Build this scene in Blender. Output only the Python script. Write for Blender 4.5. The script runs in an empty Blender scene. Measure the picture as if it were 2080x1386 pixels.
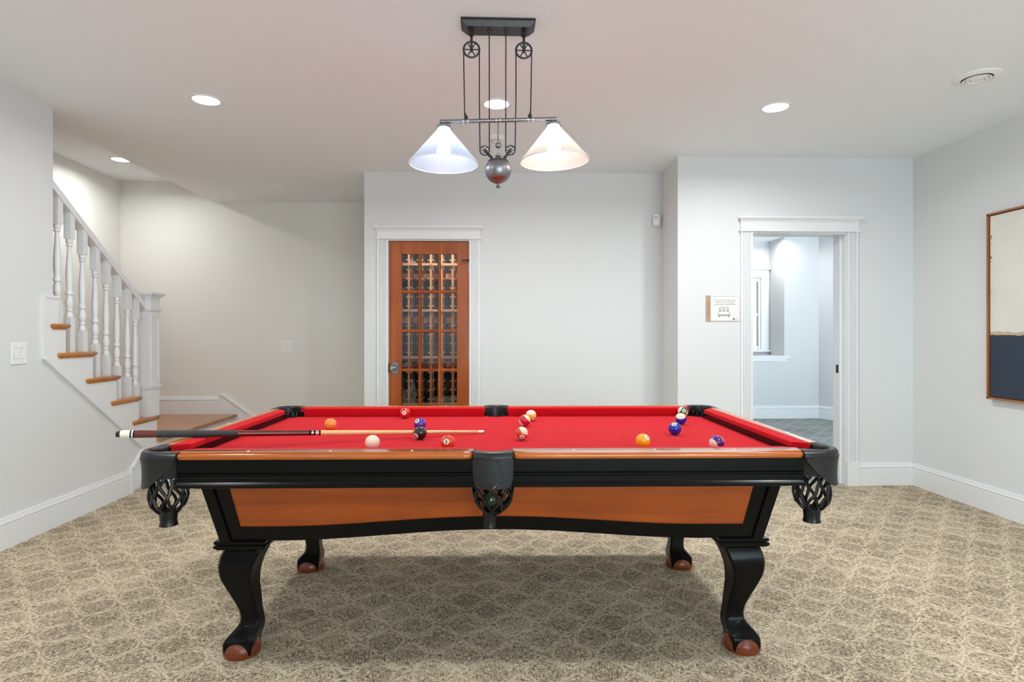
import bpy, bmesh, math, random
from mathutils import Vector, Matrix
PI = math.pi
sc = bpy.context.scene
C = sc.collection
random.seed(5)

# ------------------------------------------------------------------ camera, world, exposure
CEIL = 2.632
cam_d = bpy.data.cameras.new('camera')
cam = bpy.data.objects.new('camera', cam_d); C.objects.link(cam)
cam.location = (0, 0, 1.21)
cam.rotation_euler = (PI/2, 0, -math.atan(46/1200))
cam_d.sensor_width = 36.0
cam_d.lens = 36.0*1200/2080
cam_d.shift_y = -12.5/2080
cam_d.clip_start = 0.02
sc.camera = cam

sc.view_settings.view_transform = 'Standard'
sc.view_settings.look = 'None'
sc.view_settings.gamma = 1
sc.view_settings.use_curve_mapping = False
sc.view_settings.exposure = 0.19
sc.cycles.use_denoising = True
sc.cycles.max_bounces = 10
sc.cycles.diffuse_bounces = 6
sc.cycles.transparent_max_bounces = 16
sc.cycles.sample_clamp_indirect = 6
sc.cycles.caustics_reflective = False
sc.cycles.caustics_refractive = False

w = bpy.data.worlds.new('daylight'); sc.world = w
w.use_nodes = True
bg = w.node_tree.nodes['Background']
_wn, _wl = w.node_tree.nodes.new, w.node_tree.links.new      # pale sky above, added bright lower half that lights the ceiling
_tc, _sp, _cr = _wn('ShaderNodeTexCoord'), _wn('ShaderNodeSeparateXYZ'), _wn('ShaderNodeValToRGB')
_wl(_tc.outputs['Generated'], _sp.inputs[0]); _mr = _wn('ShaderNodeMapRange')
_mr.inputs['From Min'].default_value = -.5; _mr.inputs['From Max'].default_value = .5
_wl(_sp.outputs[2], _mr.inputs[0]); _wl(_mr.outputs[0], _cr.inputs[0])
_cr.color_ramp.elements[0].position = .58; _cr.color_ramp.elements[0].color = (.85, 1.0, 1.09, 1)
_cr.color_ramp.elements[1].position = .80; _cr.color_ramp.elements[1].color = (.23, .29, .33, 1)
_wl(_cr.outputs[0], bg.inputs[0])
bg.inputs[1].default_value = 8.4

CAN_W = 8.8          # watts of each recessed light
PEND_STR = 24.0       # emission of the pendant bulbs
LENS_STR = 8.0

# ------------------------------------------------------------------ helpers
class MB:
    """collects vertices and faces, then links them as ONE mesh object"""
    def __init__(s): s.v = []; s.f = []; s.m = []; s.cur = 0
    def add(s, vs, fs):
        b = len(s.v); s.v += [tuple(p) for p in vs]
        for f in fs: s.f.append([b+i for i in f]); s.m.append(s.cur)
        return s
    def box(s, x0, x1, y0, y1, z0, z1):
        return s.add([(x0,y0,z0),(x1,y0,z0),(x1,y1,z0),(x0,y1,z0),(x0,y0,z1),(x1,y0,z1),(x1,y1,z1),(x0,y1,z1)],
            [(0,3,2,1),(4,5,6,7),(0,1,5,4),(1,2,6,5),(2,3,7,6),(3,0,4,7)])
    def loft(s, rings, cap0=True, cap1=True, closed=True):
        n = len(rings[0]); b = len(s.v); vs = [p for r in rings for p in r]; fs = []
        for k in range(len(rings)-1):
            for i in range(n if closed else n-1):
                j = (i+1) % n
                fs.append((k*n+i, k*n+j, (k+1)*n+j, (k+1)*n+i))
        if cap0: fs.append(tuple(reversed(range(n))))
        if cap1: fs.append(tuple((len(rings)-1)*n+i for i in range(n)))
        return s.add(vs, fs)
    def prism(s, pts, fn, a, b):
        """extrude the outline pts (2D) from depth a to depth b; fn(u, v, d) gives the 3D point"""
        return s.loft([[fn(u, v, a) for u, v in pts], [fn(u, v, b) for u, v in pts]])
    def lathe(s, prof, n=24, c=(0,0,0), axis='z', cap=True):
        rings = []
        for r, h in prof:
            ring = []
            for i in range(n):
                a = 2*PI*i/n; x, y = r*math.cos(a), r*math.sin(a)
                p = (x, y, h) if axis == 'z' else ((x, h, y) if axis == 'y' else (h, x, y))
                ring.append((c[0]+p[0], c[1]+p[1], c[2]+p[2]))
            rings.append(ring)
        return s.loft(rings, cap, cap)
    def tube(s, pts, r, n=8, closed=False, cap=True):
        pts = [Vector(p) for p in pts]; N = len(pts); rings = []; prev = None
        for k in range(N):
            if closed: t = pts[(k+1) % N]-pts[k-1]
            else: t = pts[min(k+1, N-1)]-pts[max(k-1, 0)]
            t.normalize()
            if prev is None:
                a = Vector((0,0,1)) if abs(t.z) < .9 else Vector((1,0,0)); u = t.cross(a).normalized()
            else:
                u = (prev-t*prev.dot(t)).normalized()
            prev = u; v = t.cross(u)
            rr = r[k] if isinstance(r, (list, tuple)) else r
            rings.append([tuple(pts[k]+(u*math.cos(2*PI*i/n)+v*math.sin(2*PI*i/n))*rr) for i in range(n)])
        if closed: rings.append(rings[0]); return s.loft(rings, False, False)
        return s.loft(rings, cap, cap)
    def sphere(s, c, r, n=24, m=14, sz=1.0, zmin=None):
        vs = [(c[0], c[1], c[2]-r*sz)]
        for k in range(1, m):
            a = -PI/2+PI*k/m
            for i in range(n):
                b = 2*PI*i/n
                vs.append((c[0]+r*math.cos(a)*math.cos(b), c[1]+r*math.cos(a)*math.sin(b), c[2]+r*sz*math.sin(a)))
        vs.append((c[0], c[1], c[2]+r*sz))
        if zmin is not None: vs = [(x, y, max(z, zmin)) for x, y, z in vs]
        fs = [(0, 1+(i+1) % n, 1+i) for i in range(n)]
        for k in range(m-2):
            for i in range(n):
                j = (i+1) % n; fs.append((1+k*n+i, 1+k*n+j, 1+(k+1)*n+j, 1+(k+1)*n+i))
        top = len(vs)-1; o = 1+(m-2)*n
        fs += [(top, o+i, o+(i+1) % n) for i in range(n)]
        return s.add(vs, fs)
    def build(s, name, mats, parent=None, loc=None, rot=None, smooth=40, bevel=0, segs=2, matrix=None):
        me = bpy.data.meshes.new(name)
        me.from_pydata(s.v, [], s.f)
        if not isinstance(mats, (list, tuple)): mats = [mats]
        for m in mats: me.materials.append(m)
        for p, k in zip(me.polygons, s.m): p.material_index = k
        bm = bmesh.new(); bm.from_mesh(me)
        bmesh.ops.remove_doubles(bm, verts=bm.verts, dist=1e-6)
        bmesh.ops.recalc_face_normals(bm, faces=bm.faces)
        if bevel:
            ed = [e for e in bm.edges if len(e.link_faces) == 2 and e.calc_face_angle(0) > math.radians(35)]
            bmesh.ops.bevel(bm, geom=ed, offset=bevel, segments=segs, affect='EDGES', clamp_overlap=True)
        for f in bm.faces: f.smooth = True
        for e in bm.edges:
            e.smooth = len(e.link_faces) == 2 and e.calc_face_angle(0) <= math.radians(smooth)
        bm.to_mesh(me); bm.free()
        o = bpy.data.objects.new(name, me); C.objects.link(o)
        if parent: o.parent = parent
        if loc: o.location = loc
        if rot is not None: o.rotation_euler = rot if isinstance(rot, tuple) else (0, 0, rot)
        if matrix is not None: o.matrix_basis = matrix
        return o

def tag(o, label=None, cat=None, group=None, kind=None):
    if label: o['label'] = label
    if cat: o['category'] = cat
    if group: o['group'] = group
    if kind: o['kind'] = kind
    return o
def empty(name, loc=(0,0,0), rot=0, label=None, cat=None, group=None, kind=None):
    o = bpy.data.objects.new(name, None); C.objects.link(o); o.location = loc; o.rotation_euler = (0,0,rot)
    o.empty_display_size = .1
    return tag(o, label, cat, group, kind)
def struct(o, label=None, cat=None): return tag(o, label, cat, None, 'structure')
def copy_tree(o, parent=None):
    c = o.copy(); C.objects.link(c)
    if parent: c.parent = parent
    for ch in list(o.children): copy_tree(ch, c)
    return c
def arc(cx, cy, r, a0, a1, n):
    return [(cx+r*math.cos(math.radians(a0+(a1-a0)*i/n)), cy+r*math.sin(math.radians(a0+(a1-a0)*i/n))) for i in range(n+1)]

# ------------------------------------------------------------------ materials
def nodes(name):
    m = bpy.data.materials.new(name); m.use_nodes = True
    nt = m.node_tree; return m, nt, nt.nodes['Principled BSDF']
def mat(name, col, rough=.5, metal=0, spec=.5, coat=0, bump=None, emit=None, estr=0):
    m, nt, b = nodes(name)
    b.inputs['Base Color'].default_value = (*col, 1)
    b.inputs['Roughness'].default_value = rough
    b.inputs['Metallic'].default_value = metal
    b.inputs['Specular IOR Level'].default_value = spec
    b.inputs['Coat Weight'].default_value = coat
    b.inputs['Coat Roughness'].default_value = .12
    if emit:
        b.inputs['Emission Color'].default_value = (*emit, 1); b.inputs['Emission Strength'].default_value = estr
    if bump:
        sc_, st, di = bump
        tc = nt.nodes.new('ShaderNodeTexCoord'); nz = nt.nodes.new('ShaderNodeTexNoise'); bp = nt.nodes.new('ShaderNodeBump')
        nz.inputs['Scale'].default_value = sc_; nz.inputs['Detail'].default_value = 3
        bp.inputs['Strength'].default_value = st; bp.inputs['Distance'].default_value = di
        nt.links.new(tc.outputs['Object'], nz.inputs['Vector']); nt.links.new(nz.outputs['Fac'], bp.inputs['Height'])
        nt.links.new(bp.outputs['Normal'], b.inputs['Normal'])
    return m
def srgb(r, g, b):
    f = lambda c: ((c/255+.055)/1.055)**2.4 if c/255 > .04045 else c/255/12.92
    return (f(r), f(g), f(b))
def wood(name, dark, light, axis='x', rough=.3, coat=.4, scale=1.0, metal=0):
    m, nt, b = nodes(name); N = nt.nodes.new; L = nt.links.new
    tc = N('ShaderNodeTexCoord'); mp = N('ShaderNodeMapping'); nz = N('ShaderNodeTexNoise'); n2 = N('ShaderNodeTexNoise')
    s = [26*scale]*3; s['xyz'.index(axis)] = 1.6*scale
    mp.inputs['Scale'].default_value = s
    nz.inputs['Scale'].default_value = 1.0; nz.inputs['Detail'].default_value = 5; nz.inputs['Roughness'].default_value = .6; nz.inputs['Distortion'].default_value = .6
    n2.inputs['Scale'].default_value = 3.0; n2.inputs['Detail'].default_value = 2
    ad = N('ShaderNodeMath'); ad.operation = 'MULTIPLY_ADD'; ad.inputs[1].default_value = .35
    L(tc.outputs['Object'], mp.inputs['Vector']); L(mp.outputs[0], nz.inputs['Vector']); L(tc.outputs['Object'], n2.inputs['Vector'])
    L(n2.outputs['Fac'], ad.inputs[0]); L(nz.outputs['Fac'], ad.inputs[2])
    cr = N('ShaderNodeValToRGB'); cr.color_ramp.elements[0].position = .45; cr.color_ramp.elements[1].position = .9
    cr.color_ramp.elements[0].color = (*dark, 1); cr.color_ramp.elements[1].color = (*light, 1)
    L(ad.outputs[0], cr.inputs[0]); L(cr.outputs[0], b.inputs['Base Color'])
    b.inputs['Roughness'].default_value = rough; b.inputs['Coat Weight'].default_value = coat; b.inputs['Coat Roughness'].default_value = .12
    return m

def paint(name, col, rough=.6):
    return mat(name, col, rough, spec=.3, bump=(180, .06, .002))
M = {}
M['wall'] = paint('wall_paint', (.69, .70, .70))
M['ceil'] = paint('ceiling_paint', (.84, .875, .90), .8)
M['trim'] = mat('trim_paint', (.765, .77, .775), .3, spec=.45)
M['stairwall'] = paint('stair_wall_paint', (.76, .745, .70))
M['plate'] = mat('white_plastic', (.84, .84, .83), .35)
M['black'] = mat('black_lacquer', (.0035, .0037, .0037), .2, spec=.16)
M['blackmatte'] = mat('matte_black_board', (.006, .006, .006), .7)  # plain matte black for the slate frame, pocket backing and slots
M['leather'] = mat('black_leather', (.011, .011, .0105), .36, spec=.4)
M['net'] = mat('black_net_leather', (.005, .005, .0055), .3, spec=.35)
M['iron'] = mat('dark_bronze_iron', (.055, .053, .052), .42, metal=.7)
M['iron2'] = mat('brushed_gunmetal', (.27, .27, .28), .38, metal=1)
M['steel'] = mat('nickel', (.62, .62, .62), .25, metal=1)
M['cable'] = mat('black_cord', (.02, .02, .02), .6)
M['pearl'] = mat('pearl_inlay', (.85, .78, .62), .3)
M['cherry'] = wood('cherry_rail_wood', srgb(152, 70, 12), srgb(206, 112, 34), 'x', .16, .7)
M['cherry_y'] = wood('cherry_rail_wood_short', srgb(152, 70, 12), srgb(206, 112, 34), 'y', .2, .6)
M['panel'] = wood('cherry_panel_wood', srgb(138, 58, 8), srgb(182, 84, 18), 'x', .38, .15, .6)
M['football'] = wood('claw_ball_wood', srgb(100, 42, 16), srgb(138, 62, 28), 'x', .3, .1)
M['oak'] = wood('oak_tread_wood', srgb(150, 84, 26), srgb(206, 132, 56), 'x', .3, .35)
M['oak_y'] = wood('oak_tread_wood_along', srgb(150, 84, 26), srgb(206, 132, 56), 'y', .3, .35)
M['oak_floor'] = wood('oak_landing_wood', srgb(148, 96, 56), srgb(190, 136, 92), 'x', .35, .3, .8)
M['door'] = wood('red_cherry_door_wood', srgb(126, 54, 10), srgb(176, 88, 26), 'z', .3, .12, .5)
M['rack'] = wood('redwood_rack', srgb(168, 108, 78), srgb(222, 166, 128), 'z', .6, 0)
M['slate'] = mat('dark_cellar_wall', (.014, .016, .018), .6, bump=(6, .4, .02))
M['screwbrass'] = mat('aged_brass', (.4, .28, .1), .35, metal=1)
M['copperframe'] = wood('copper_brown_frame', srgb(126, 76, 40), srgb(178, 112, 66), 'z', .4, .1)

def cloth_mat():
    m, nt, b = nodes('red_billiard_cloth'); N = nt.nodes.new; L = nt.links.new
    b.inputs['Base Color'].default_value = (*srgb(192, 14, 28), 1); b.inputs['Roughness'].default_value = .95
    b.inputs['Specular IOR Level'].default_value = .15
    b.inputs['Sheen Weight'].default_value = .12; b.inputs['Sheen Tint'].default_value = (1, .45, .45, 1); b.inputs['Sheen Roughness'].default_value = .4
    tc = N('ShaderNodeTexCoord'); nz = N('ShaderNodeTexNoise'); nz.inputs['Scale'].default_value = 900
    bp = N('ShaderNodeBump'); bp.inputs['Strength'].default_value = .2; bp.inputs['Distance'].default_value = .0006
    L(tc.outputs['Object'], nz.inputs['Vector']); L(nz.outputs['Fac'], bp.inputs['Height']); L(bp.outputs['Normal'], b.inputs['Normal'])
    return m
M['cloth'] = cloth_mat()

def weave_leather():
    m, nt, b = nodes('embossed_leather'); N = nt.nodes.new; L = nt.links.new
    b.inputs['Base Color'].default_value = (.012, .012, .0115, 1); b.inputs['Roughness'].default_value = .4; b.inputs['Specular IOR Level'].default_value = .35
    tc = N('ShaderNodeTexCoord'); ck = N('ShaderNodeTexVoronoi'); ck.inputs['Scale'].default_value = 190; ck.inputs['Randomness'].default_value = .2
    bp = N('ShaderNodeBump'); bp.inputs['Strength'].default_value = .8; bp.inputs['Distance'].default_value = .002
    L(tc.outputs['Object'], ck.inputs['Vector']); L(ck.outputs['Distance'], bp.inputs['Height']); L(bp.outputs['Normal'], b.inputs['Normal'])
    return m
M['emboss'] = weave_leather()

def carpet(name, thread_d, thread_l, line_c):
    """beige carpet: dark cross-hatched threads inside a scalloped light trellis"""
    m, nt, b = nodes(name); N = nt.nodes.new; L = nt.links.new
    def mth(op, *a):
        n = N('ShaderNodeMath'); n.operation = op
        for i, v in enumerate(a):
            if isinstance(v, (int, float)): n.inputs[i].default_value = v
            else: L(v, n.inputs[i])
        return n.outputs[0]
    tc = N('ShaderNodeTexCoord')
    wn = N('ShaderNodeTexNoise'); wn.inputs['Scale'].default_value = 9; wn.inputs['Detail'].default_value = 2
    L(tc.outputs['Object'], wn.inputs['Vector'])
    wsep = N('ShaderNodeSeparateColor'); L(wn.outputs['Color'], wsep.inputs[0])
    sep = N('ShaderNodeSeparateXYZ'); L(tc.outputs['Object'], sep.inputs[0])
    x = mth('ADD', sep.outputs[0], mth('MULTIPLY', mth('SUBTRACT', wsep.outputs[0], .5), .045))
    y = mth('ADD', sep.outputs[1], mth('MULTIPLY', mth('SUBTRACT', wsep.outputs[1], .5), .045))
    PX, PY = .205, .235
    def dist(ox, oy):
        u = mth('MULTIPLY', mth('SUBTRACT', mth('FRACT', mth('ADD', mth('DIVIDE', x, PX), 50+ox)), .5), PX)
        v = mth('MULTIPLY', mth('SUBTRACT', mth('FRACT', mth('ADD', mth('DIVIDE', y, PY), 50+oy)), .5), PY)
        u2 = mth('POWER', mth('ABSOLUTE', u), 1.7); v2 = mth('POWER', mth('ABSOLUTE', v), 1.7)
        return mth('POWER', mth('ADD', u2, v2), 1/1.7)
    d1, d2 = dist(0, 0), dist(.5, .5)
    e = mth('ABSOLUTE', mth('SUBTRACT', d1, d2))
    dm = mth('MINIMUM', d1, d2)
    ring = mth('ABSOLUTE', mth('SUBTRACT', dm, .072))
    def band(v, w0, w1):
        mr = N('ShaderNodeMapRange'); mr.interpolation_type = 'SMOOTHSTEP'
        mr.inputs['From Min'].default_value = w0; mr.inputs['From Max'].default_value = w1
        mr.inputs['To Min'].default_value = 1; mr.inputs['To Max'].default_value = 0
        L(v, mr.inputs['Value']); return mr.outputs[0]
    line = mth('MAXIMUM', mth('MULTIPLY', band(e, .003, .016), .8), mth('MULTIPLY', band(ring, .001, .008), .6))
    def streak(sx, sy, off):
        mp = N('ShaderNodeMapping'); mp.inputs['Scale'].default_value = (sx, sy, 1); mp.inputs['Location'].default_value = (off, off*2, 0)
        nz = N('ShaderNodeTexNoise'); nz.inputs['Scale'].default_value = 1; nz.inputs['Detail'].default_value = 1.5
        L(tc.outputs['Object'], mp.inputs[0]); L(mp.outputs[0], nz.inputs['Vector']); return nz.outputs['Fac']
    sa, sb = streak(300, 40, 3), streak(40, 300, 9)
    ck = streak(48, 48, 17)
    sel = band(ck, .46, .54)
    mixs = N('ShaderNodeMix'); L(sel, mixs.inputs[0]); L(sa, mixs.inputs[2]); L(sb, mixs.inputs[3])
    thread = mixs.outputs[0]
    big = N('ShaderNodeTexNoise'); big.inputs['Scale'].default_value = 3.2; big.inputs['Detail'].default_value = 3
    L(tc.outputs['Object'], big.inputs['Vector'])
    thr = mth('ADD', thread, mth('ADD', mth('MULTIPLY', mth('SUBTRACT', big.outputs['Fac'], .5), .22), mth('MULTIPLY', line, .085)))
    mr = N('ShaderNodeMapRange'); mr.inputs['From Min'].default_value = .41; mr.inputs['From Max'].default_value = .62
    L(thr, mr.inputs['Value'])
    c1 = N('ShaderNodeMix'); c1.data_type = 'RGBA'; L(mr.outputs[0], c1.inputs[0])
    c1.inputs[6].default_value = (*thread_d, 1); c1.inputs[7].default_value = (*thread_l, 1)
    c2 = N('ShaderNodeMix'); c2.data_type = 'RGBA'; L(mth('MULTIPLY', line, .27), c2.inputs[0])
    L(c1.outputs[2], c2.inputs[6]); c2.inputs[7].default_value = (*line_c, 1)
    L(c2.outputs[2], b.inputs['Base Color'])
    b.inputs['Roughness'].default_value = .95; b.inputs['Specular IOR Level'].default_value = .1
    bp = N('ShaderNodeBump'); bp.inputs['Strength'].default_value = .5; bp.inputs['Distance'].default_value = .004
    L(thr, bp.inputs['Height']); L(bp.outputs['Normal'], b.inputs['Normal'])
    return m
M['carpet'] = carpet('patterned_carpet', (.15, .115, .078), (.72, .60, .43), (.77, .65, .48))
M['carpet2'] = carpet('bedroom_carpet', (.115, .12, .115), (.42, .43, .41), (.46, .47, .45))

def glass(name, tint=(1, 1, 1), gl=.12, rough=.02):
    m = bpy.data.materials.new(name); m.use_nodes = True; nt = m.node_tree; N = nt.nodes.new; L = nt.links.new
    nt.nodes.remove(nt.nodes['Principled BSDF'])
    t = N('ShaderNodeBsdfTransparent'); t.inputs[0].default_value = (*tint, 1)
    g = N('ShaderNodeBsdfGlossy'); g.inputs['Roughness'].default_value = rough
    fr = N('ShaderNodeFresnel'); fr.inputs[0].default_value = 1.45
    ad = N('ShaderNodeMath'); ad.operation = 'ADD'; ad.inputs[1].default_value = gl; ad.use_clamp = True
    mx = N('ShaderNodeMixShader')
    L(fr.outputs[0], ad.inputs[0]); L(ad.outputs[0], mx.inputs[0]); L(t.outputs[0], mx.inputs[1]); L(g.outputs[0], mx.inputs[2])
    L(mx.outputs[0], nt.nodes['Material Output'].inputs[0]); return m
M['glass'] = glass('clear_glass', (.94, .96, .96), .02)
M['crystal'] = glass('knob_crystal', (.95, .95, .95), .45, .12)

def shade_mat(name, tint):
    m = bpy.data.materials.new(name); m.use_nodes = True; nt = m.node_tree; N = nt.nodes.new; L = nt.links.new
    nt.nodes.remove(nt.nodes['Principled BSDF'])
    tr = N('ShaderNodeBsdfTransparent'); tr.inputs[0].default_value = (*tint, 1)
    tl = N('ShaderNodeBsdfTranslucent'); tl.inputs[0].default_value = (*tint, 1)
    df = N('ShaderNodeBsdfDiffuse'); df.inputs[0].default_value = (*tint, 1)
    g = N('ShaderNodeBsdfGlossy'); g.inputs['Roughness'].default_value = .08
    a = N('ShaderNodeMixShader'); a.inputs[0].default_value = .5; L(tr.outputs[0], a.inputs[1]); L(tl.outputs[0], a.inputs[2])
    c_ = N('ShaderNodeMixShader'); c_.inputs[0].default_value = .25; L(a.outputs[0], c_.inputs[1]); L(df.outputs[0], c_.inputs[2])
    d = N('ShaderNodeMixShader'); d.inputs[0].default_value = .12; L(c_.outputs[0], d.inputs[1]); L(g.outputs[0], d.inputs[2])
    L(d.outputs[0], nt.nodes['Material Output'].inputs[0]); return m
M['shadeL'] = shade_mat('ribbed_glass_cool', (.86, .92, 1))
M['shadeR'] = shade_mat('ribbed_glass_warm', (1, .97, .93))
M['rim'] = mat('glass_rim_white', (.9, .92, .95), .1, spec=.8)
def emis(name, col, s):
    m = bpy.data.materials.new(name); m.use_nodes = True; nt = m.node_tree
    nt.nodes.remove(nt.nodes['Principled BSDF']); e = nt.nodes.new('ShaderNodeEmission')
    e.inputs[0].default_value = (*col, 1); e.inputs[1].default_value = s
    nt.links.new(e.outputs[0], nt.nodes['Material Output'].inputs[0]); return m
M['bulbL'] = emis('bulb_daylight', (.72, .86, 1), PEND_STR)
M['bulbR'] = emis('bulb_neutral', (1, .95, .88), PEND_STR)
M['lens'] = emis('recessed_lens', (1, .98, .94), LENS_STR)

# ------------------------------------------------------------------ walls, floor, ceiling
W_ = M['wall']
XL, XR, YB = -2.74, 3.42, 4.645
BACK = -2.6                                   # rear wall behind the camera
struct(MB().box(-4.2, 3.6, BACK-.2, 4.72, -.08, 0).box(-4.2, 1.6, 4.72, 6.55, -.08, 0).build('floor', M['carpet']),
       'beige carpet with dark cross-hatching and a scalloped trellis pattern', 'carpet')
struct(MB().box(1.6, 6.0, 4.72, 9.2, -.08, 0).build('floor_bedroom', M['carpet2']), 'grey blue carpet beyond the open doorway', 'carpet')
struct(MB().box(XL-.2, 3.6, BACK-.2, 3.82, CEIL, CEIL+.1).box(XL-.2, 6.0, 3.82, 9.2, CEIL, CEIL+.1).build('ceiling', M['ceil']), 'smooth white ceiling', 'ceiling')
struct(MB().box(-4.1, XL-.2, 3.0, 6.5, 2.84, 2.94).box(XL-.21, XL-.2, 3.0, 6.5, CEIL, 2.84).build('ceiling_stairwell', M['ceil']),
       'slightly higher ceiling over the staircase', 'ceiling')
# left wall: full height up to y = 3.82, then only the stepped part under the stairs
TR = [(3.945, 1.28), (4.206, 1.095), (4.468, .912), (4.734, .73), (4.99, .548)]    # nosing end y, tread top z
RUN = .2605; LAND = .365
def yz(x): return lambda u, v, d: (x+d, u, v)
lw = MB().box(XL-.2, XL, BACK-.2, -2.3, 0, CEIL).box(XL-.2, XL, -.4, 3.82, 0, CEIL).box(XL-.2, XL, -2.3, -.4, 0, .12).box(XL-.2, XL, -2.3, -.4, 2.35, CEIL)
outl = [(3.82, 0), (4.96, 0), (4.96, TR[4][1]-.05)]
for k in range(4, -1, -1):
    z = TR[k][1]-.05; yb = TR[k][0]-RUN-.03 if k else 3.82
    outl.append((yb, z))
    if k: outl.append((yb, TR[k-1][1]-.05))
lw.prism(outl, yz(XL-.2), 0, .2)
struct(lw.build('wall_left', W_), 'white wall left of the pool table, stepped under the stairs', 'wall')
struct(MB().box(XR, XR+.15, BACK-.2, -2.3, 0, CEIL).box(XR, XR+.15, -.4, YB, 0, CEIL).box(XR, XR+.15, -2.3, -.4, 0, .12).box(XR, XR+.15, -2.3, -.4, 2.35, CEIL).build('wall_right', W_), 'white wall right of the pool table carrying the painting', 'wall')
# back wall right with the doorway
wb = MB().box(1.497, 2.096, YB, YB+.15, 0, CEIL).box(2.873, XR+.15, YB, YB+.15, 0, CEIL).box(2.096, 2.873, YB, YB+.15, 2.034, CEIL)
struct(wb.build('wall_back', W_), 'white back wall around the open doorway', 'wall')
struct(MB().prism([(1.497, YB+.15), (1.517, 5.15), (1.63, 5.27), (1.63, YB+.15)], lambda u, v, d: (u, v, d), 0, CEIL).build('wall_return', W_),
       'short white wall return beside the motion sensor', 'wall')
CW = (-1.092, 5.206); CR = math.atan2(-.056, 2.609); CL = 2.61       # cellar wall frame
wc = MB().box(0, .207, 0, .12, 0, CEIL).box(.92, CL, 0, .12, 0, CEIL).box(.207, .92, 0, .12, 2.045, CEIL)
struct(wc.build('wall_cellar', W_, loc=(*CW, 0), rot=CR), 'white wall around the glazed cellar door', 'wall')
struct(MB().box(-1.092, -1.0, 5.30, 6.4, 0, CEIL).build('wall_cellar_side', W_), 'side wall of the wine cellar facing the stairs', 'wall')
struct(MB().box(-4.1, 1.0, 6.42, 6.55, 0, 2.84).build('wall_hall', M['stairwall']), 'off white wall behind the staircase', 'wall')
struct(MB().box(-4.1, -3.91, 3.0, 6.42, 0, 2.84).build('wall_stairwell', M['stairwall']), 'outer off white wall of the stairwell', 'wall')
struct(MB().box(-3.91, XL-.2, 2.95, 3.0, 0, 2.84).build('wall_stair_end', M['stairwall']), 'end wall closing the stairwell', 'wall')
# rear wall behind the camera ; unseen windows added in it and both side walls for fill light
Z0, Z1 = .12, 2.35
wr = MB().box(XL-.2, .0, BACK-.15, BACK, 0, CEIL).box(3.1, XR+.15, BACK-.15, BACK, 0, CEIL).box(.0, 3.1, BACK-.15, BACK, 0, Z0).box(.0, 3.1, BACK-.15, BACK, Z1, CEIL)
struct(wr.build('wall_front', W_), 'wall behind the photographer with an added wide window opening', 'wall')
def fill_window(name, centre, width, rot, label):
    """local x along the wall, local +y into the room"""
    h = width/2; f = MB()
    f.box(-h, -h+.06, -.10, -.03, Z0, Z1).box(h-.06, h, -.10, -.03, Z0, Z1).box(-h, h, -.10, -.03, Z0, Z0+.06).box(-h, h, -.10, -.03, Z1-.06, Z1).box(-.03, .03, -.10, -.03, Z0, Z1)
    wf = struct(f.build(name, M['trim'], loc=(*centre, 0), rot=rot), label, 'window')
    MB().box(-h+.02, h-.02, -.068, -.063, Z0+.02, Z1-.02).build('pane', M['glass'], wf)
    pl = bpy.data.lights.new('portal', 'AREA'); pl.shape = 'RECTANGLE'; pl.size = width; pl.size_y = Z1-Z0; pl.cycles.is_portal = True
    po = bpy.data.objects.new('window_portal', pl); C.objects.link(po); po.location = (0, -.17, (Z0+Z1)/2); po.rotation_euler = (PI/2, 0, 0)
    po.parent = wf
fill_window('fill_window_2', (1.55, BACK), 3.1, 0, 'wide white framed fill-light window, added unseen behind the photographer')
fill_window('fill_window_3', (XL, -1.35), 1.9, -PI/2, 'white framed fill-light window, added unseen in the left wall behind the photographer')
fill_window('fill_window_4', (XR, -1.35), 1.9, PI/2, 'white framed fill-light window, added unseen in the right wall behind the photographer')

# bedroom beyond the doorway
bw = MB().box(4.27, 4.80, 8.40, 8.5, 0, CEIL)                                   # far wall right of the niche
bw.box(2.4, 4.27, 8.40, 8.5, 0, .88)                                           # below the niche
bw.prism([(4.78, 8.40), (4.875, 8.14), (5.2, 7.4), (5.3, 7.4), (4.95, 8.5), (4.78, 8.5)], lambda u, v, d: (u, v, d), 0, CEIL)
bw.box(2.4, 2.5, 4.8, 8.5, 0, CEIL) if False else None
bw.box(5.2, 5.3, 4.8, 7.4, 0, CEIL).box(1.62, 1.72, 4.8, 8.5, 0, CEIL).box(1.62, 2.5, 8.4, 8.9, 0, CEIL)
bw.box(4.27, 4.33, 8.5, 8.86, .88, CEIL)                                       # niche side
# niche back wall with the window opening
bw.box(4.13, 4.33, 8.86, 8.96, .88, CEIL).box(2.4, 3.6, 8.86, 8.96, .88, CEIL).box(3.6, 4.13, 8.86, 8.96, 2.08, CEIL).box(3.6, 4.13, 8.86, 8.96, .88, .98)
bw.box(2.4, 4.33, 8.501, 8.859, .80, .8795)
struct(bw.build('wall_bedroom', paint('bedroom_paint', (.64, .63, .625))), 'cool white walls of the room beyond the doorway', 'wall')
s = MB().box(2.4, 4.34, 8.36, 8.86, .88, .905).box(2.4, 4.31, 8.386, 8.3995, .83, .8799)
struct(s.build('trim_3', M['trim']), 'white sill ledge of the bedroom window niche', 'trim')
s = MB()
s.box(4.13, 4.245, 8.83, 8.86, .98, 2.08).box(3.47, 4.25, 8.825, 8.86, 2.08, 2.20).box(3.45, 4.265, 8.80, 8.86, 2.20, 2.235).box(3.46, 4.265, 8.78, 8.86, .955, .98)
s.box(4.10, 4.13, 8.86, 8.93, .98, 2.08).box(3.6, 3.65, 8.86, 8.93, .98, 2.08).box(3.65, 4.10, 8.86, 8.93, 2.02, 2.08).box(3.65, 4.10, 8.86, 8.93, .98, 1.04).box(3.65, 4.10, 8.87, 8.92, 1.50, 1.54).box(3.48, 3.6, 8.83, 8.86, .98, 2.08)
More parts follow.
